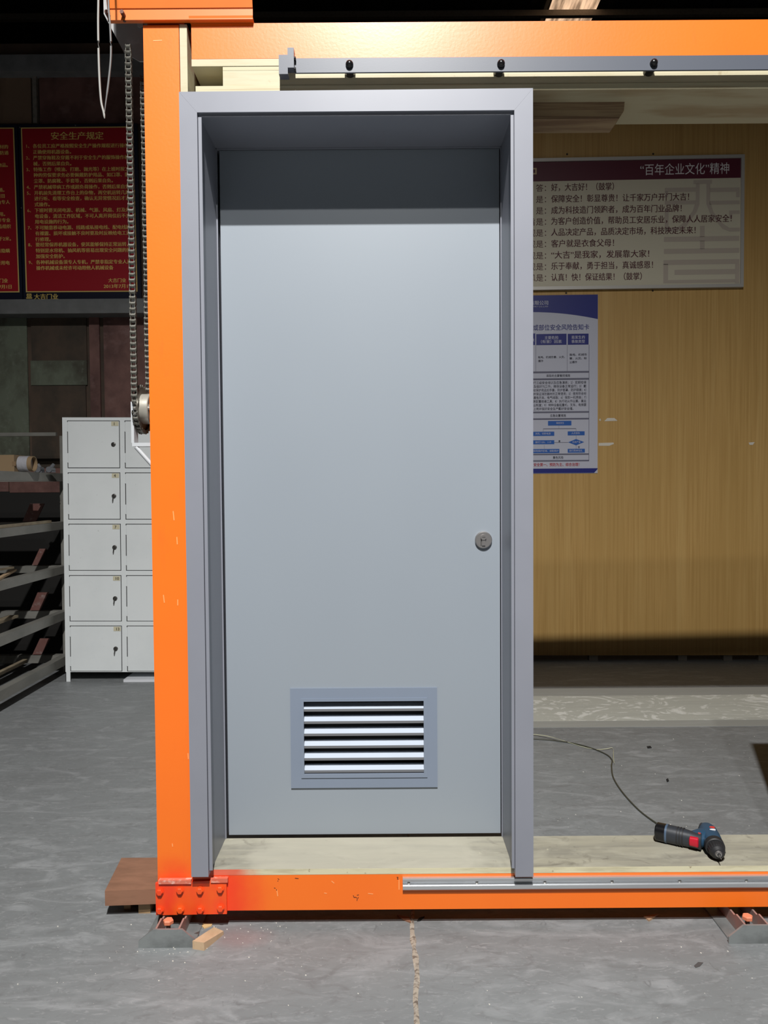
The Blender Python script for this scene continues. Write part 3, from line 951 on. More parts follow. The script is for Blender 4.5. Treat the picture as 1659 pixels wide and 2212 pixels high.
# slabs standing in for patches of back wall lit through the rack
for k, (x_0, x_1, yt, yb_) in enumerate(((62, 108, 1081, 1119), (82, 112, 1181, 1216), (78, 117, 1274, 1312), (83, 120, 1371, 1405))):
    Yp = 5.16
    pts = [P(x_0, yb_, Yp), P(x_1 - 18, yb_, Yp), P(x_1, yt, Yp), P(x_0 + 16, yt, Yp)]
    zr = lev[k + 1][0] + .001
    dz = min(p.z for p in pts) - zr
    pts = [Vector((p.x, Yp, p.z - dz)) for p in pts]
    lab = ['slab for a lit wall patch above the second rack shelf', 'slab for a lit wall patch above the third rack shelf', 'slab for a lit wall patch above the fourth rack shelf', 'slab for a lit wall patch above the lowest rack shelf'][k]
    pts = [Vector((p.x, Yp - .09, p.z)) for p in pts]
    tag(link('rusty_plate', prism(B(), pts, (0, .012, 0)), LITPATCH_M), lab, 'plate', group='lit wall patches seen through the rack')
# cardboard box and tube on the top shelf
ztop = lev[0][0] + .001
bm = B()
q = P(43, 1012, 4.55)
box(bm, -2.62, q.x, 4.48, 4.62, ztop, ztop + .098)
cb = tag(link('cardboard_box', bm, CARD_M, bevel=.003), 'brown cardboard box lying on the top rack shelf', 'box')
mk = B()
p_ = P(26, 1002, 4.479)
rect(mk, p_.x, p_.x + .022, p_.z - .012, p_.z + .014, 4.4785)
link('printed_mark', mk, M('brown_print', (.2, .13, .07), .8), cb)
bm = B()
y_, z_ = 4.55, ztop + .047
tb = thing('cardboard_tube', 'cardboard tube wrapped in white plastic on the top rack shelf', 'tube', (q.x, y_, ztop))
cyl(bm, (q.x + .002, y_, z_), (q.x + .06, y_, z_), .0465, n=28)
link('plastic_wrap', bm, M('white_plastic_film', (.36, .36, .39), .25, bump=((60, 60, 30), .8, .004)), tb, smooth=True)
bm = B()
n = 28
r0, r1 = .045, .041
X0, X1 = q.x + .055, q.x + .085
vo, vi, vo0, vi0 = [], [], [], []
for k in range(n):
    a = 2 * PI * k / n
    c_, s_ = math.cos(a), math.sin(a)
    vo.append(bm.verts.new((X1, y_ + r0 * c_, z_ + r0 * s_))); vi.append(bm.verts.new((X1, y_ + r1 * c_, z_ + r1 * s_)))
    vo0.append(bm.verts.new((X0, y_ + r0 * c_, z_ + r0 * s_))); vi0.append(bm.verts.new((q.x + .061, y_ + r1 * c_, z_ + r1 * s_)))
for k in range(n):
    j = (k + 1) % n
    bm.faces.new((vo[k], vo[j], vi[j], vi[k])); bm.faces.new((vo0[k], vo0[j], vo[j], vo[k])); bm.faces.new((vi[k], vi[j], vi0[j], vi0[k]))
link('tube_end', bm, CARD_M, tb, smooth=True)
# two dull fittings
FIT_M = M('dull_grey_casting', (.13, .135, .15), .5)
for k, (px, lab) in enumerate(((86, 'dull grey casting on the top rack shelf nearest the cardboard tube'), (110, 'dull grey casting on the top rack shelf nearest the lockers'))):
    q = P(px, 1010, 4.75)
    bm = B()
    cyl(bm, (q.x - .01, 4.74, ztop + .018 + .0), (q.x - .01, 4.80, ztop + .018), .018, n=16)
    cyl(bm, (q.x - .008, 4.77, ztop + .03), (q.x - .02 + k * .03, 4.77, ztop + .052), .012, .009, n=12)
    box(bm, q.x - .035, q.x + .012, 4.75, 4.79, ztop, ztop + .008)
    tag(link('pipe_fitting', bm, FIT_M), lab, 'fitting', group='grey castings on the rack')
# timber on the lower shelves
DWOOD = M('dusty_batten', (.30, .25, .17), .7, noise=[((10, 10, 30), (.16, .12, .08), .4, .66, 4, .8)])
z2 = lev[1][0] + .001
tag(link('timber_offcut', bx(-2.42, RX - .02, 3.95, 4.12, z2, z2 + .05), WOODL_M, bevel=.002), 'short light timber offcut on the second rack shelf', 'timber')
tag(link('timber_batten', bx(RX - .03, RX - .005, 3.96 + .2, 4.86, z2, z2 + .016), DWOOD), 'long thin batten along the edge of the second rack shelf', 'timber')
z3 = lev[2][0] + .001
for k, (xx, yy, ln, rz, lab) in enumerate(((-2.20, 4.45, .55, .28, 'pale stick lying loose on the third rack shelf, longest of its pile'), (-2.26, 4.25, .40, .12, 'short pale stick lying on the third rack shelf'), (-2.40, 4.62, .5, -.15, 'dark stick lying on the third rack shelf near the upright'))):
    t = link('wood_stick', bx(-.012, .012, -ln / 2, ln / 2, 0, .012), DWOOD if k == 2 else WOODL_M)
    t.location = real((xx, yy, z3 + .001 + (.013 if k == 1 else 0)))
    t.rotation_euler = (0, 0, rz)
    tag(t, lab, 'stick', group='sticks on the third rack shelf')
z5 = lev[4][0] + .001
tag(link('timber_batten', bx(-2.30, -2.272, 3.2, 4.85, z5, z5 + .02), DWOOD), 'long batten lying along the lowest rack shelf', 'timber')
z4 = lev[3][0] + .001
tag(link('timber_batten', bx(-2.36, -2.30, 3.3, 4.8, z4, z4 + .015), DWOOD), 'flat batten lying along the fourth rack shelf', 'timber')

# ================================================================ RED RULE BOARDS ON THE WALL
YS = 5.56
NAVY_M = M('navy_black_board', (0.012, 0.013, 0.03), 0.35)
REDP_M = M('dark_red_panel', (0.42, 0.011, 0.022), 0.4)
GOLD_M = M('gold_border', (0.8, 0.58, 0.19), 0.5)
GOLDT_M = M('gold_lettering', (0.9, 0.66, 0.18), 0.6)


def slant_sheet(bm, c, t=.0):
    prism(bm, c, (0, t, 0))


# left one, mostly outside the picture
def rule_board(label, outer, gold, name='rule_board'):
    q = P(*outer[0], YS)
    t = thing(name, label, 'sign', (q.x, YS, q.z - 1), group='red rule boards on the back wall')
    link('backing', prism(B(), [P(*c, YS) for c in outer], (0, .02, 0)), NAVY_M, t)
    link('gold_border', prism(B(), [P(*c, YS - .002) for c in gold], (0, .0018, 0)), GOLD_M, t)
    i = 2.6
    g2 = [(gold[0][0] + i, gold[0][1] + i), (gold[1][0] - i, gold[1][1] + i), (gold[2][0] - i, gold[2][1] - i), (gold[3][0] + i, gold[3][1] - i)]
    link('red_panel', prism(B(), [P(*c, YS - .004) for c in g2], (0, .0018, 0)), REDP_M, t)
    return t


rb = rule_board('large red board of safety rules with gold text beside the chain',
                [(39, 269), (296, 267), (305, 649), (51, 651)], [(45, 275.5), (287, 273), (297, 630), (56, 631.5)])
EM = (P(110, 400, YS).x - P(100, 400, YS).x) / 10
bm = B()
put_text(bm, '安全生产规定', P(110.5, 294, YS).x, P(167, 294, YS).z, YS - .0046, x1=P(223.5, 294, YS).x, h=EM * 17, bold=.022)
link('title_lettering', bm, GOLDT_M, rb)
rows = [(316.2, '1、', '各位员工应严格按照安全生产操作规程进行操作,'), (328.9, '', '正确使用机器设备。'), (341.5, '2、', '严禁穿拖鞋及穿戴不利于安全生产的服饰操作机'),
        (354.4, '', '械，否则后果自负。'), (366.8, '3、', '特殊工作（喷油、打磨、抛光等）在上班时按工'), (379, '', '种的劳保要求务必要佩戴防护用品、如口罩、防'),
        (391.6, '', '尘罩、防腐靴、手套等，否则后果自负。'), (404.8, '4、', '严禁机械带病工作或超负荷操作，否则后果自负'), (417.5, '5、', '开机前先清理工作台上的杂物，再空机运转几周'),
        (429.6, '', '进行听、看等安全检查，确认无异常情况后才正'), (442.3, '', '式操作。'), (455, '6、', '下班时要关闭电源、机械、气源、风扇、灯及用'),
        (467.6, '', '电设备，清洁工作区域，不可人离开岗位后不关'), (479.7, '', '用电设施的行为。'), (492.4, '7、', '不可随意移动电源、线路或私接电线、配电线路'),
        (504.8, '', '有裸露、损坏或接触不良时要及时反映给电工进'), (517.5, '', '行修理。'), (529.1, '8、', '要经常保养机器设备，使其能够保持正常运转，'),
        (541.8, '', '特别是水帘机、抽风机等容易出现安全问题的要'), (554.2, '', '加强安全防护。'), (567, '9、', '各种机械设备须专人专机，严禁非指定专业人员'), (579.5, '', '操作机械或未经许可动用他人机械设备')]
for y, num, s in rows:
    bm = B()
    f = (y - 316) / 264
    q = P(71 + 7.5 * f, y, YS)
    put_text(bm, s, q.x, q.z, YS - .0046, em=EM * 9.85, bold=.028)
    if num:
        q = P(55.5 + 7 * f, y, YS)
        put_text(bm, num, q.x, q.z, YS - .0046, em=EM * 9.6, bold=.02)
    link('rule_line', bm, GOLDT_M, rb)
bm = B()
put_text(bm, '大吉门业', P(234, 606, YS).x, P(250, 606, YS).z, YS - .0046, em=EM * 9.8, bold=.02)
put_text(bm, '2013年7月1日', P(224.5, 618.5, YS).x, P(250, 618.5, YS).z, YS - .0046, x1=P(287, 618, YS).x, h=EM * 9.6, bold=.02)
link('signature_lettering', bm, GOLDT_M, rb)
bm = B()
put_text(bm, '大吉门业', P(73, 641, YS).x, P(100, 641, YS).z, YS - .001, em=EM * 13.3, bold=.02)
q = P(63, 638, YS)
u = EM
ring(bm, q.x - 5 * u, q.x + 5 * u, q.z - 3.4 * u, q.z + 3.6 * u, q.x - 3.2 * u, q.x + 3.2 * u, q.z - 1.8 * u, q.z + 2 * u, YS - .0014, YS - .0008)
rect(bm, q.x - 2 * u, q.x + 2 * u, q.z - .8 * u, q.z + .9 * u, YS - .001)
rect(bm, q.x - 6.5 * u, q.x + 6.5 * u, q.z - 7 * u, q.z - 4.6 * u, YS - .001)
link('emblem_and_name', bm, GOLDT_M, rb)
for px, py in ((43, 275), (163, 271), (46, 449), (56, 649), (180, 648)):
    q = P(px, py, YS)
    bm = B()
    loft(bm, [(q.x, YS, q.z), (q.x, YS - .004, q.z)], [.005, .003], n=10)
    link('screw', bm, STEEL_M, rb)

rb2 = rule_board('red rule board at the edge of the wall, only its right end in view',
                 [(-215, 271), (37, 269), (49, 651), (-205, 653)], [(-208, 277), (30, 275.5), (42, 631.5), (-198, 633)])
for xe, y, s in ((18, 317.7, '板材的'), (18.5, 330.7, '消防通'), (5.5, 346, '。'), (22.5, 357, '易燃物品。'), (5, 385, '。'), (15.5, 410.8, '畅通。'), (11.5, 423.8, '项目'), (21.5, 437, '由专人'),
                 (17, 463, '使用。'), (22.5, 476, '非专业'), (23.8, 489.4, '品组织'), (30, 516, '少于2米。'), (21.5, 542, '有隐瞒'), (21, 568, '行用电'), (17, 606.6, '大吉门业'), (28.5, 619.6, '2013年7月1日')):
    n_ = sum(.55 if ch_ in '0123456789' else 1 for ch_ in s)
    q = P(xe, y, YS)
    bm = B()
    put_text(bm, s, q.x - n_ * EM * 9.4, q.z, YS - .0046, em=EM * 9.6, bold=.024)
    link('rule_line', bm, GOLDT_M, rb2)

# ================================================================ YELLOW PANEL WITH WHITE BOARD AND POSTER
PA = math.radians(1.6)
PO = Vector((1.5, 5.32, 0))
PU = Vector((math.cos(PA), -math.sin(PA), 0))
PN = Vector((math.sin(PA), math.cos(PA), 0))


def Wp(px, py, d=0.0):
    r = ray(px, py)
    c = Vector((0, 0, CAM_H))
    t = ((PO - c).dot(PN) - d) / r.dot(PN)
    h = c + r * t
    return (h - PO).dot(PU), h.z


YEL_M = M('ochre_wood_laminate', (0.50, 0.31, 0.105), 0.5, spec=.4, noise=[((70, 70, 1.2), (0.40, 0.235, 0.07), .42, .62, 4, .8), ((14, 14, .6), (0.58, 0.39, 0.15), .5, .72, 3, .5), ((3, 3, .8), (0.44, 0.27, 0.085), .45, .7, 3, .6)])
pb = thing('wood_panel_wall', 'big ochre wood-laminate panel standing on small feet behind the frame', 'panel', PO, rotz=-PA, local=True)
zpb = Wp(1400, 1415.5)[1]
link('sheet', bx(-1.6, 2.4, 0, .06, zpb, 3.9), YEL_M, pb)
for px in (1283, 1476, 1574, 1100, 1650):
    u_, _ = Wp(px, 1420)
    link('foot_block', bx(u_ - .03, u_ + .03, .012, .06, 0, zpb), M('grey_foot_block', (.2, .18, .15), .7) if px == 1283 else bpy.data.materials['grey_foot_block'], pb)
SCR_M = M('dark_screw', (.03, .025, .02), .5)
for px, py in ((1225, 333), (1411, 332.5), (1223, 633), (1410, 628)):
    u_, z_ = Wp(px, py)
    bm = B()
    loft(bm, [(u_, 0, z_), (u_, -.004, z_)], [.007, .004], n=10)
    link('screw', bm, SCR_M, pb)
SCRAP = M('torn_paper', (.62, .58, .5), .8)
for pts, lab in (([(1305, 910), (1312, 903), (1327, 903), (1334, 909)], 'torn white paper scrap on the ochre panel, upper one near the poster'),
                 ([(1293, 957), (1325, 956), (1326, 959), (1316, 963), (1293, 963)], 'torn white paper scrap on the ochre panel, lower one near the poster'),
                 ([(1617, 956), (1630, 955), (1626, 961), (1619, 961)], 'small torn paper scrap alone on the ochre panel'),
                 ([(1294, 906), (1297, 904), (1298, 909), (1295, 909)], 'tiny paper shred at the poster edge')):
    bm = B()
    pp = [Wp(*p) for p in pts]
    prism(bm, [(u_, -.0015, z_) for u_, z_ in pp], (0, .001, 0))
    o = link('paper_scrap', bm, SCRAP)
    o.location = real(PO)
    o.rotation_euler = (0, 0, -PA)
    tag(o, lab, 'paper', group='torn paper on the ochre panel')

# white culture board
wbd = thing('culture_board', 'large framed cream sign with a maroon title band on the ochre panel', 'sign', PO, rotz=-PA, local=True)
CREAM = M('cream_board', (.56, .52, .40), .5)
MAROON = M('maroon_band', (.085, .008, .022), .45)
MARTXT = M('maroon_lettering', (.075, .008, .015), .6)
SEAL = M('pale_mauve_print', (.44, .38, .315), .55)
FRM = M('aluminium_moulding', (.52, .50, .46), .45, metal=.4)
WT = M('white_lettering', (.72, .70, .70), .6)
uL = -1.35
uR, zT = Wp(1605, 337)
_, zB = Wp(1600, 622)
dd = .018
link('frame', ring(B(), uL, uR, zB, zT, uL + .03, uR - .022, zB + .022, zT - .022, -.028, -.001), FRM, wbd, bevel=.003)
u1, z1_ = Wp(1600, 350.5, dd)
_, z2_ = Wp(1600, 384, dd)
bm = B()
box(bm, uL + .02, uR - .018, -dd, -.002, zB + .015, z2_)
link('board_face', bm, CREAM, wbd)
link('title_band', bx(uL + .02, uR - .018, -dd, -.002, z2_, zT - .015), MAROON, wbd)
bm = B()
ua, za = Wp(1383, 367, dd)
ub, zb_ = Wp(1575, 365, dd)
put_text(bm, '“百年企业文化”精神', ua, za, -dd - .0008, x1=ub, h=.078, bold=.0, tilt=0.0)
ut, zt_ = Wp(1151, 370, dd)
link('title_lettering', bm, WT, wbd)
rect_b = B()
ring(rect_b, ut - .03, ut + .026, zt_ - .022, zt_ + .022, ut - .02, ut + .016, zt_ - .012, zt_ + .012, -dd - .0012, -dd - .0006)
link('emblem_corner', rect_b, M('pale_gold_print', (.55, .42, .25), .6), wbd)
bm = B()


def srect(x0, y0, x1, y1):
    a, b = Wp(x0, y0, dd), Wp(x1, y1, dd)
    rect(bm, a[0], b[0], b[1], a[1], -dd - .0006)


for r in ((1498, 389, 1538, 397), (1436, 406, 1503, 414), (1533, 406, 1598, 414), (1436, 434, 1503, 441), (1533, 434, 1598, 441), (1436, 414, 1443, 426), (1590, 414, 1598, 426),
          (1436, 452, 1444, 500), (1503, 397, 1511, 441), (1526, 397, 1534, 441), (1575, 455, 1598, 462), (1575, 462, 1582, 472), (1436, 492, 1462, 500), (1575, 492, 1598, 500),
          (1512, 488, 1522, 512), (1434, 512, 1597, 520), (1512, 520, 1522, 538), (1434, 538, 1597, 546), (1433, 562, 1597, 570), (1433, 570, 1443, 612), (1588, 570, 1597, 612), (1457, 583, 1588, 592), (1443, 605, 1588, 610)):
    srect(*r)
for q in ([(1501, 441), (1511, 441), (1505, 458), (1480, 492), (1462, 500), (1462, 492), (1476, 482), (1496, 456)],
          [(1526, 441), (1536, 441), (1541, 458), (1560, 482), (1575, 492), (1575, 500), (1560, 494), (1534, 462)]):
    bm.faces.new([bm.verts.new((Wp(x, y, dd)[0], -dd - .0006, Wp(x, y, dd)[1])) for x, y in q])
link('seal_print', bm, SEAL, wbd)
bm = B()
for y, x1_, s in ((405, 1326, '好，大吉好！（鼓掌）'), (430, 1488, '保障安全！彰显尊贵！让千家万户开门大吉！'), (454.5, 1472, '成为科技造门领跑者，成为百年门业品牌！'),
                  (478, 1580, '为客户创造价值，帮助员工安居乐业，保障人人居家安全！'), (502, 1502, '人品决定产品，品质决定市场，科技决定未来！'), (526.5, 1326, '客户就是衣食父母！'),
                  (551, 1402, '“大吉”是我家，发展靠大家！'), (575, 1410, '乐于奉献，勇于担当，真诚感恩！'), (599.5, 1386, '认真！快！保证结果！（鼓掌）')):
    ua, za = Wp(1190.5, y, dd)
    ub, _ = Wp(x1_, y, dd)
    bm = B()
    put_text(bm, s, ua, za, -dd - .0012, x1=ub, h=.052, bold=.016)
    link('slogan_line', bm, MARTXT, wbd)
for y, s in ((406, '答：'), (430.5, '是：'), (455, '是：'), (479, '宗旨是：'), (503, '观是：'), (527, '观是：'), (552, '观是：'), (576, '观是：'), (600, '风是：')):
    ub, za = Wp(1189, y, dd)
    n_ = len(s)
    bm = B()
    put_text(bm, s, ub - n_ * .053 + .006, za, -dd - .0012, em=.053, bold=.0)
    link('slogan_heading', bm, MARTXT, wbd)

# blue and white risk card
ps = thing('safety_poster', 'blue and white safety notice poster on the ochre panel below the cream sign', 'poster', PO, rotz=-PA, local=True)
PWH = M('poster_white', (.47, .48, .56), .45)
PBL = M('poster_navy', (.012, .018, .17), .4)
PMB = M('poster_blue', (.018, .10, .38), .4)
PTX = M('poster_black_print', (.03, .03, .05), .6)
PRD = M('poster_red_print', (.42, .02, .03), .6)
PWT = M('poster_pale_print', (.5, .5, .58), .6)
d2 = .004
pL = -1.15
pR = Wp(1291, 800)[0]
pT, pB = Wp(1291, 636.5)[1], Wp(1291, 1022)[1]
link('sheet', bx(pL, pR, -d2, -.0005, pB, pT), PWH, ps)
Y1, Y2, Y3 = -d2 - .0006, -d2 - .0012, -d2 - .0018
bm = B()
top = []
bot = []
for k in range(25):
    px = 960 + (1291 - 960) * k / 24
    f = (px - 1150) / 141
    yy = 674.5 + (15 * f * f if f > 0 else 6 * f * f)
    u_, z_ = Wp(px, yy)
    top.append(bm.verts.new((min(u_, pR), Y1, pT)))
    bot.append(bm.verts.new((min(u_, pR), Y1, z_)))
for k in range(24):
    bm.faces.new((top[k], top[k + 1], bot[k + 1], bot[k]))
link('navy_header', bm, PBL, ps)
bm = B()
u_, z_ = Wp(1283, 1021)
u2, z3_ = Wp(1290, 1012)
bm.faces.new([bm.verts.new(c) for c in ((pL, Y1, pB + .002), (u_, Y1, pB + .002), (pR, Y1, pB + .028), (pR, Y1, pB + .034), (pL, Y1, pB + .034))])
link('navy_footer', bm, PBL, ps)


def pr(bm, x0, y0, x1, y1, Y):
    a, b = Wp(x0, y0), Wp(x1, y1)
    rect(bm, a[0], b[0], b[1], a[1], Y)


def ptx(bm, s, x0, x1, y, h, Y, bold=.01):
    a, b = Wp(x0, y), Wp(x1, y)
    k = .00322
    put_text(bm, s, a[0], a[1], Y, x1=b[0], h=h * k, bold=bold)


bm = B()
ptx(bm, '有限公司', 1144, 1183.5, 655, 9.5, Y3, .02)
ptx(bm, 'INDUSTRY CO.,LTD', 1136, 1183.5, 663, 3.6, Y3, .01)
link('company_lettering', bm, PWT, ps)
bm = B()
ptx(bm, '场所或部位安全风险告知卡', 1127, 1272, 708.5, 12.5, Y3, .012)
link('title_lettering', bm, PBL, ps)
bm = B()
pr(bm, 1000, 722.5, 1156, 745.5, Y2)
pr(bm, 1158, 722, 1223.5, 745, Y2)
pr(bm, 1226, 721.5, 1271, 744.5, Y2)
link('table_head', bm, PBL, ps)
bm = B()
ptx(bm, '主要危险', 1176, 1206, 730, 7.2, Y3)
ptx(bm, '（有害）因素', 1168, 1213, 738.5, 7.2, Y3)
ptx(bm, '易发生的', 1234, 1263, 729, 7.2, Y3)
ptx(bm, '事故类型', 1234, 1263, 738, 7.2, Y3)
ptx(bm, '可能导致', 1124, 1154, 735, 7.2, Y3)
link('table_head_lettering', bm, PWT, ps)
bm = B()
for x0_, y0_, x1_, y1_ in ((1000, 804.5, 1272, 805.1), (1000, 819.5, 1272, 820.1), (1000, 890.8, 1272, 891.4), (1000, 905.3, 1272, 905.9), (1000, 981.6, 1272, 982.2), (1000, 995.6, 1272, 996.2),
                          (1271.5, 745, 1272, 996), (1224.6, 745, 1225.2, 803), (1157, 745, 1157.6, 803),
                          (1206.7, 919, 1207.1, 926), (1173, 926, 1244, 926.5), (1173, 926, 1173.5, 932), (1243.6, 926, 1244.1, 932), (1243.8, 940, 1244.3, 948), (1197, 955.5, 1227, 956), (1175, 962, 1175.4, 970), (1243.8, 961, 1244.3, 970)):
    pr(bm, x0_, y0_, x1_, y1_, Y3)
link('table_lines', bm, M('poster_grey_line', (.12, .12, .17), .6), ps)
def pline(*a_):
    bm = B()
    ptx(bm, *a_)
    link('print_line', bm, PTX, ps)


pline('触电、机械伤害、火灾、', 1162, 1220, 772, 5.2, Y3)
pline('爆炸', 1162, 1173, 780, 5.2, Y3)
pline('触电、机械伤', 1230, 1267, 766.5, 5.2, Y3)
pline('害、火灾、粉', 1230, 1267, 774.5, 5.2, Y3)
pline('尘爆炸', 1230, 1246, 782.5, 5.2, Y3)
pline('采取的主要管控措施', 1180, 1231, 812, 5.6, Y3)
for k, s in enumerate(('进行三级安全培训及应急演练；2）定期检修', '备及做好7S工作，确保设备正常运行；3）戴', '劳动保护用品如手套、防护面罩、防护眼镜；4）', '置并保证消防器材的正常使用；5）使用符合标',
                       '准漏电开关、电气线路；6）做到一机两会；7）', '电房配置绝缘工具；8）执行动火作业票、高处', '作业制度；9）特种设备起重机、叉车、电梯要', '证上岗并做好安全生产戴好安全帽。')):
    pline(s, 1146, 1266 if k < 7 else 1238, 827.3 + k * 8.05, 6.2, Y3, .004)
pline('应急处置措施', 1188, 1222, 898, 6, Y3)
pline('是', 1206, 1210, 953.2, 4.5, Y3, .03)
pline('否', 1248, 1252, 966, 4.5, Y3, .02)
pline('黄色风险', 1194, 1216.5, 988.5, 6, Y3)
bm = B()
pr(bm, 1183.5, 909.5, 1234, 919, Y2)
pr(bm, 1130, 933, 1197, 941.5, Y2)
pr(bm, 1226, 932, 1262.5, 940.3, Y2)
pr(bm, 1130, 951.5, 1197, 959.5, Y2)
pr(bm, 1130, 970.5, 1208, 978.6, Y2)
pr(bm, 1226, 969.7, 1263, 977.6, Y2)
bm.faces.new([bm.verts.new((Wp(x, y)[0], Y2, Wp(x, y)[1])) for x, y in ((1227, 955.5), (1244, 962), (1261.5, 955), (1244, 948.5))])
link('flow_chart_boxes', bm, PMB, ps)
bm = B()
ptx(bm, '事故发生', 1201, 1218, 914, 4.6, Y3, .0)
ptx(bm, '关机、切断电源', 1156, 1189, 937, 4.6, Y3, .0)
ptx(bm, '人员受伤', 1234, 1252, 936, 4.6, Y3, .0)
ptx(bm, '拨打120、119', 1156, 1190, 955.5, 4.6, Y3, .0)
ptx(bm, '伤势严重', 1236, 1253.5, 955.2, 4.4, Y3, .0)
ptx(bm, '实施现场保护区域、请医救护', 1142, 1206, 974.5, 4.6, Y3, .0)
ptx(bm, '进行简单包扎', 1229, 1258, 973.6, 4.6, Y3, .0)
link('flow_chart_lettering', bm, PWT, ps)
bm = B()
ptx(bm, '安全第一、预防为主、综合治理！', 1152.5, 1251, 1004, 7.4, Y3, .02)
link('red_slogan', bm, PRD, ps)

# ================================================================ DRILL ON THE SILL
FAR[0] = False
ZS = .1442
TD = (1540 - 0, 0)
zc = ZS + .027
A0 = G(1417, 1795, zc)      # battery end
A1 = G(1505, 1815, zc)      # where the handle meets the head
Hb = G(1527, 1795, zc)      # rear of the motor housing
Hf = G(1551, 1842, zc)      # chuck mouth
dl = thing('power_drill', 'blue and black cordless drill with red trigger lying on the sill board', 'drill', (Hb.x, Hb.y, ZS))
UPV = Vector((0, 0, 1))
ax = (Hf - Hb); ax.z = 0
axn = ax.normalized()
hl = A1 - A0
hn = hl.normalized()
BLUE = M('teal_blue_plastic', (.022, .062, .115), .38)
GRIP = M('dark_grip_rubber', (.026, .03, .038), .5, bump=(200, .2, .0005))
LB = M('pale_blue_edge', (.07, .11, .17), .4)
DRED = M('red_trigger', (.50, .010, .028), .35)
# battery
bm = B()
loft(bm, [A0, A0 + hn * .003, A0 + hn * .03, A0 + hn * .032], [(.021, .022), (.0245, .0255), (.0245, .026), (.022, .023)], n=24, up=UPV, sq=.75)
link('battery', bm, BLACK_M, dl, smooth=True)
bm = B()
loft(bm, [A0 + hn * .029, A0 + hn * .035], [(.0253, .0265), (.0253, .0265)], n=24, up=UPV, sq=.8)
link('battery_collar', bm, LB, dl, smooth=True)
# grip, swelling and bending towards the head
gp = [A0 + hn * .034, A0 + hn * .055, A0 + hn * .08, A0 + hn * .10, A0 + hn * .118, A1 + hn * .012]
bend = Vector((0, 1, 0)) * .004
bm = B()
loft(bm, [gp[0], gp[1], gp[2] + bend * .0, gp[3] - bend * .5, gp[4] - bend * 1.2, gp[5] - bend * 1.0], [(.0245, .0262), (.024, .0262), (.0225, .025), (.019, .0235), (.0175, .0225), (.021, .023)], n=24, up=UPV, sq=.85)
link('grip', bm, GRIP, dl, smooth=True)
for k in range(3):
    c0 = A0 + hn * (.062 + .008 * k)
    bm = B()
    loft(bm, [c0, c0 + hn * .0035], [(.0243, .0268), (.0243, .0268)], n=24, up=UPV, sq=.85)
    link('grip_rib', bm, BLACKR_M, dl, smooth=True)
# blue motor housing along the head axis
b0 = Hb - axn * .004
HL = ax.length
bm = B()
loft(bm, [b0 - axn * .012, b0 - axn * .006, b0 + axn * .015, b0 + axn * .05, b0 + axn * .085, b0 + axn * .10], [(.014, .014), (.022, .022), (.0275, .0265), (.0285, .0272), (.027, .0268), (.025, .026)], n=28, up=UPV, sq=.9)
link('motor_housing', bm, BLUE, dl, smooth=True)
# neck of the housing between grip and head
nk0 = A1 - hn * .006 - bend
bm = B()
loft(bm, [nk0 - hn * .008, b0 + axn * .042], [(.0225, .0228), (.036, .0245)], n=24, up=UPV, sq=.85)
link('housing_neck', bm, BLUE, dl, smooth=True)
# rubber back edge
bm = B()
loft(bm, [b0 - axn * .008 - hn * .012, b0 + axn * .012 - hn * .0175, b0 + axn * .03 - hn * .017], [(.009, .018), (.010, .020), (.008, .016)], n=18, up=UPV)
link('rear_rubber', bm, GRIP, dl, smooth=True)
# trigger
tg = A1 - hn * .010 + axn * .014 + UPV * .002
bm = B()
loft(bm, [tg - hn * .012, tg - hn * .010, tg + hn * .012, tg + hn * .014], [(.0125, .011), (.0145, .014), (.0145, .015), (.012, .012)], n=20, up=UPV, sq=.5)
link('trigger', bm, DRED, dl, smooth=True)
# collar, chuck, jaws, bit
c0 = b0 + axn * .092
bm = B()
loft(bm, [c0, c0 + axn * .004, c0 + axn * .022, c0 + axn * .024], [.0262, .028, .0272, .025], n=36)
link('torque_collar', bm, BLACKR_M, dl, smooth=True)
c1 = c0 + axn * .024
bm = B()
nr = 36
prof = [(.0, .0225), (.004, .0235), (.022, .0225), (.030, .019), (.038, .013)]
rings = []
d_, u_, v_ = frame_of(axn)
for s_, r_ in prof:
    rg = []
    for k in range(nr * 2):
        a = PI * k / nr
        rr = r_ * (1.0 if (k % 4 < 2 or s_ > .025) else .95)
        rg.append(bm.verts.new(c1 + axn * s_ + u_ * rr * math.cos(a) + v_ * rr * math.sin(a)))
    rings.append(rg)
for a_, b_ in zip(rings, rings[1:]):
    for k in range(nr * 2):
        bm.faces.new((a_[k], a_[(k + 1) % (nr * 2)], b_[(k + 1) % (nr * 2)], b_[k]))
bm.faces.new(rings[0][::-1]); bm.faces.new(rings[-1])
link('chuck', bm, BLACKR_M, dl)
c2 = c1 + axn * .038
bm = B()
loft(bm, [c2 - axn * .001, c2 + axn * .005], [.0105, .0075], n=24)
link('jaw_ring', bm, NICKEL_M, dl, smooth=True)
bm = B()
cyl(bm, c2 + axn * .003, c2 + axn * .007, .0045, n=16)
link('jaw_mouth', bm, GAP_M, dl)
bm = B()
tip = c2 + axn * .030
loft(bm, [c2, c2 + axn * .012, c2 + axn * .014, tip], [.0028, .0028, .0016, .0012], n=8)
link('screw_bit', bm, STEEL_M, dl, smooth=True)
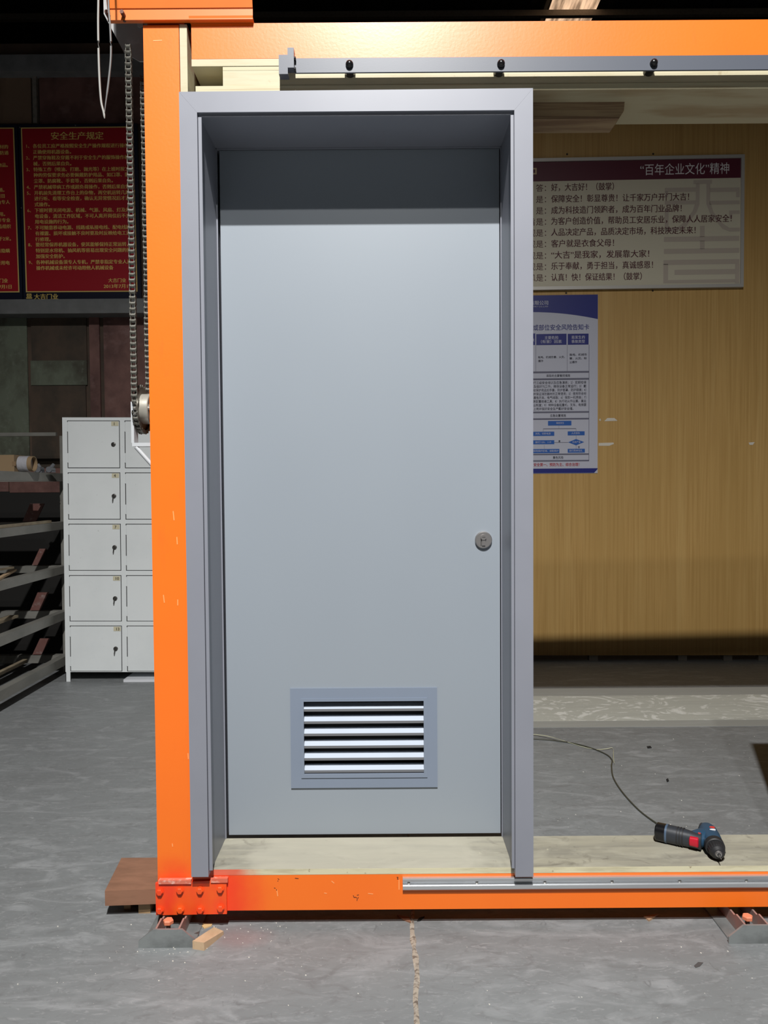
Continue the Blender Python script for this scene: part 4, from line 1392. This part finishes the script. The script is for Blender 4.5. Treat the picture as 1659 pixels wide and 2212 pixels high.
# badge and speed marks on top of the housing
top_ = b0 + axn * .03 + UPV * .0268
bm = B()
for du, dv, su, sv in ((.0, .004, .008, .005),):
    ctr = top_ + axn * dv + hn * .008
    loft(bm, [ctr - UPV * .004, ctr + UPV * .0008], [(su, sv), (su, sv)], n=14)
link('badge', bm, M('red_badge', (.6, .04, .03), .4), dl)
ctr = top_ + axn * .021 + hn * .006
bm = B()
loft(bm, [ctr - UPV * .004, ctr + UPV * .0006], [(.009, .005), (.009, .005)], n=10)
link('white_badge', bm, M('white_badge', (.7, .72, .75), .4), dl)
ctr = nk0 + hn * .012 + axn * -.002 + UPV * .023
bm = B()
loft(bm, [ctr - UPV * .004, ctr + UPV * .0012], [(.004, .004), (.004, .004)], n=12)
link('red_mark', bm, M('red_mark', (.55, .05, .05), .4), dl)

# wire and clear strapping on the floor
FAR[0] = True
CW_M = M('olive_black_wire', (.045, .045, .03), .4)
pp = [G(1425, 1781, .004), G(1416, 1777, .004), G(1380, 1750, .003), G(1345, 1712, .003), G(1325, 1680, .003), G(1321, 1655, .003), G(1322, 1642, .003), G(1310, 1630, .003), G(1280, 1617, .003), G(1240, 1606, .003), G(1200, 1600, .003), G(1150, 1596, .003), G(1090, 1594, .003)]
pts = spline(pp, 6)
tag(link('thin_wire', loft(B(), pts, .003, n=8), CW_M, smooth=True), 'thin dark wire curling across the floor behind the drill', 'wire')
STR_M = M('clear_packing_strap', (.42, .42, .30), .25)
pp = [G(1090, 1583, .004), G(1155, 1587, .006), G(1190, 1592, .014), G(1225, 1603, .004), G(1260, 1614, .002), G(1290, 1619, .002), G(1310, 1618, .004), G(1324, 1616, .008), G(1325, 1630, .012), G(1326, 1646, .004), G(1329, 1652, .003)]
pts = spline(pp, 6)
bm = B()
pv = None
for i, p in enumerate(pts):
    tw = math.sin(i * .22) * .9
    off = Vector((math.sin(tw) * .0015, math.cos(tw) * .0028, abs(math.sin(tw)) * .003))
    a_, b_ = bm.verts.new(p - Vector((off.x, off.y, 0))), bm.verts.new(p + off)
    if pv:
        bm.faces.new((pv[0], pv[1], b_, a_))
    pv = (a_, b_)
tag(link('packing_strap', bm, STR_M), 'pale plastic packing strap loose on the floor beside the dark wire', 'strap')

# ================================================================ LOOSE WOOD
FAR[0] = False
# reddish plank on packers beside the post
zpt, zpb_ = .056, .0115
pts = [G(227, 1957, zpb_)]
fx = pts[0].x
y0_ = pts[0].y
yb2 = G(262, 1853, zpt).y
bm = B()
prism(bm, [(fx, y0_, zpb_), (-.655, y0_ + .01, zpb_), (-.655, yb2, zpb_), (fx - .02, yb2, zpb_)], (0, 0, zpt - zpb_))
pk = tag(link('hardwood_plank', bm, WOODR_M, bevel=.003), 'thick reddish wooden plank raised on packers beside the orange post', 'plank')
tag(link('packer_block', bx(-.735, -.70, y0_ + .03, yb2 - .02, -DZ, zpb_), WOODC_M), 'dark packer block under the reddish plank, nearest the post', 'block', group='packers under the plank')
tag(link('packer_block', bx(-.785, -.765, y0_ + .05, yb2 - .02, -DZ, zpb_), WOODC_M), 'dark packer block under the outer end of the reddish plank', 'block', group='packers under the plank')
# pale wedge lying on the floor
FAR[0] = True
wa = [G(416, 2050), G(441, 2054), G(483, 2019), G(462, 2010)]
bm = B()
hts = [.022, .022, .010, .010]
lo = [bm.verts.new(p) for p in wa]
hi = [bm.verts.new(p + Vector((0, 0, h))) for p, h in zip(wa, hts)]
bm.faces.new(lo[::-1]); bm.faces.new(hi)
for k in range(4):
    j = (k + 1) % 4
    bm.faces.new((lo[k], lo[j], hi[j], hi[k]))
tag(link('wood_wedge', bm, WOODL_M, bevel=.0008), 'pale wooden wedge on the floor beside the steel foot', 'wedge')


def chip(pts, h, m, lab, nm='wood_chip', grp='wood chips on the floor'):
    bm = B()
    prism(bm, [G(x, y, .0) for x, y in pts], (0, 0, h))
    return tag(link(nm, bm, m), lab, 'chip', group=grp)


chip([(431, 1996), (459, 1997), (457, 2001), (441, 2007)], .003, M('pale_chip', (.62, .42, .2), .6), 'small pale triangular wood chip on the floor behind the wedge')
chip([(858, 1979), (884, 1984), (888, 1995), (870, 1988)], .004, WOODR_M, 'reddish wood chip at the top of the floor joint')
chip([(1390, 1982), (1422, 1978), (1402, 1991)], .005, M('tan_chip', (.42, .27, .17), .6), 'tan wood shim half under the bottom beam')
chip([(419, 2021), (431, 2016), (430, 2023)], .006, STEEL_M, 'tiny metal shard beside the steel foot', 'metal_shard')
chip([(905, 1985), (917, 1981), (908, 1990), (901, 1991)], .003, GAP_M, 'black plastic shred beside the floor joint', 'plastic_shred')
chip([(1499, 2087), (1508, 2079), (1519, 2080), (1512, 2088), (1503, 2091)], .0012, M('dark_paint_flake', (.07, .065, .065), .7), 'dark paint flake on the open floor in front of the frame', 'paint_flake')
chip([(1439, 1685), (1443, 1683), (1445, 1688), (1441, 1690)], .004, GAP_M, 'small black crumb on the floor behind the sill', 'dark_crumb')
chip([(1397, 1613), (1405, 1612), (1408, 1616), (1399, 1617)], .002, GAP_M, 'dark flat flake on the floor near the cement repair', 'paint_flake')
# pale crumbs and sawdust, too many and too small to name
bm = B()
for k in range(150):
    if k < 60:
        px, py = random.gauss(360, 60), random.uniform(2040, 2062)
        if k > 30:
            px, py = random.uniform(420, 640), random.uniform(1990, 2040)
    elif k < 110:
        px, py = random.uniform(20, 1640), random.uniform(1995, 2200)
    else:
        px, py = random.uniform(1170, 1640), random.uniform(1590, 1790)
    c = G(px, py)
    r = random.choice((.0008, .001, .0013, .0017, .0022))
    pts = [c + Vector((r * math.cos(a + random.random()), r * math.sin(a), .0001)) for a in (0, 1.6, 3.1, 4.7)]
    prism(bm, pts, (0, 0, r * .8))
o = tag(link('sawdust', bm, M('pale_crumbs', (.66, .64, .58), .8)), 'scattered pale crumbs and sawdust over the concrete floor', 'debris', kind='stuff')
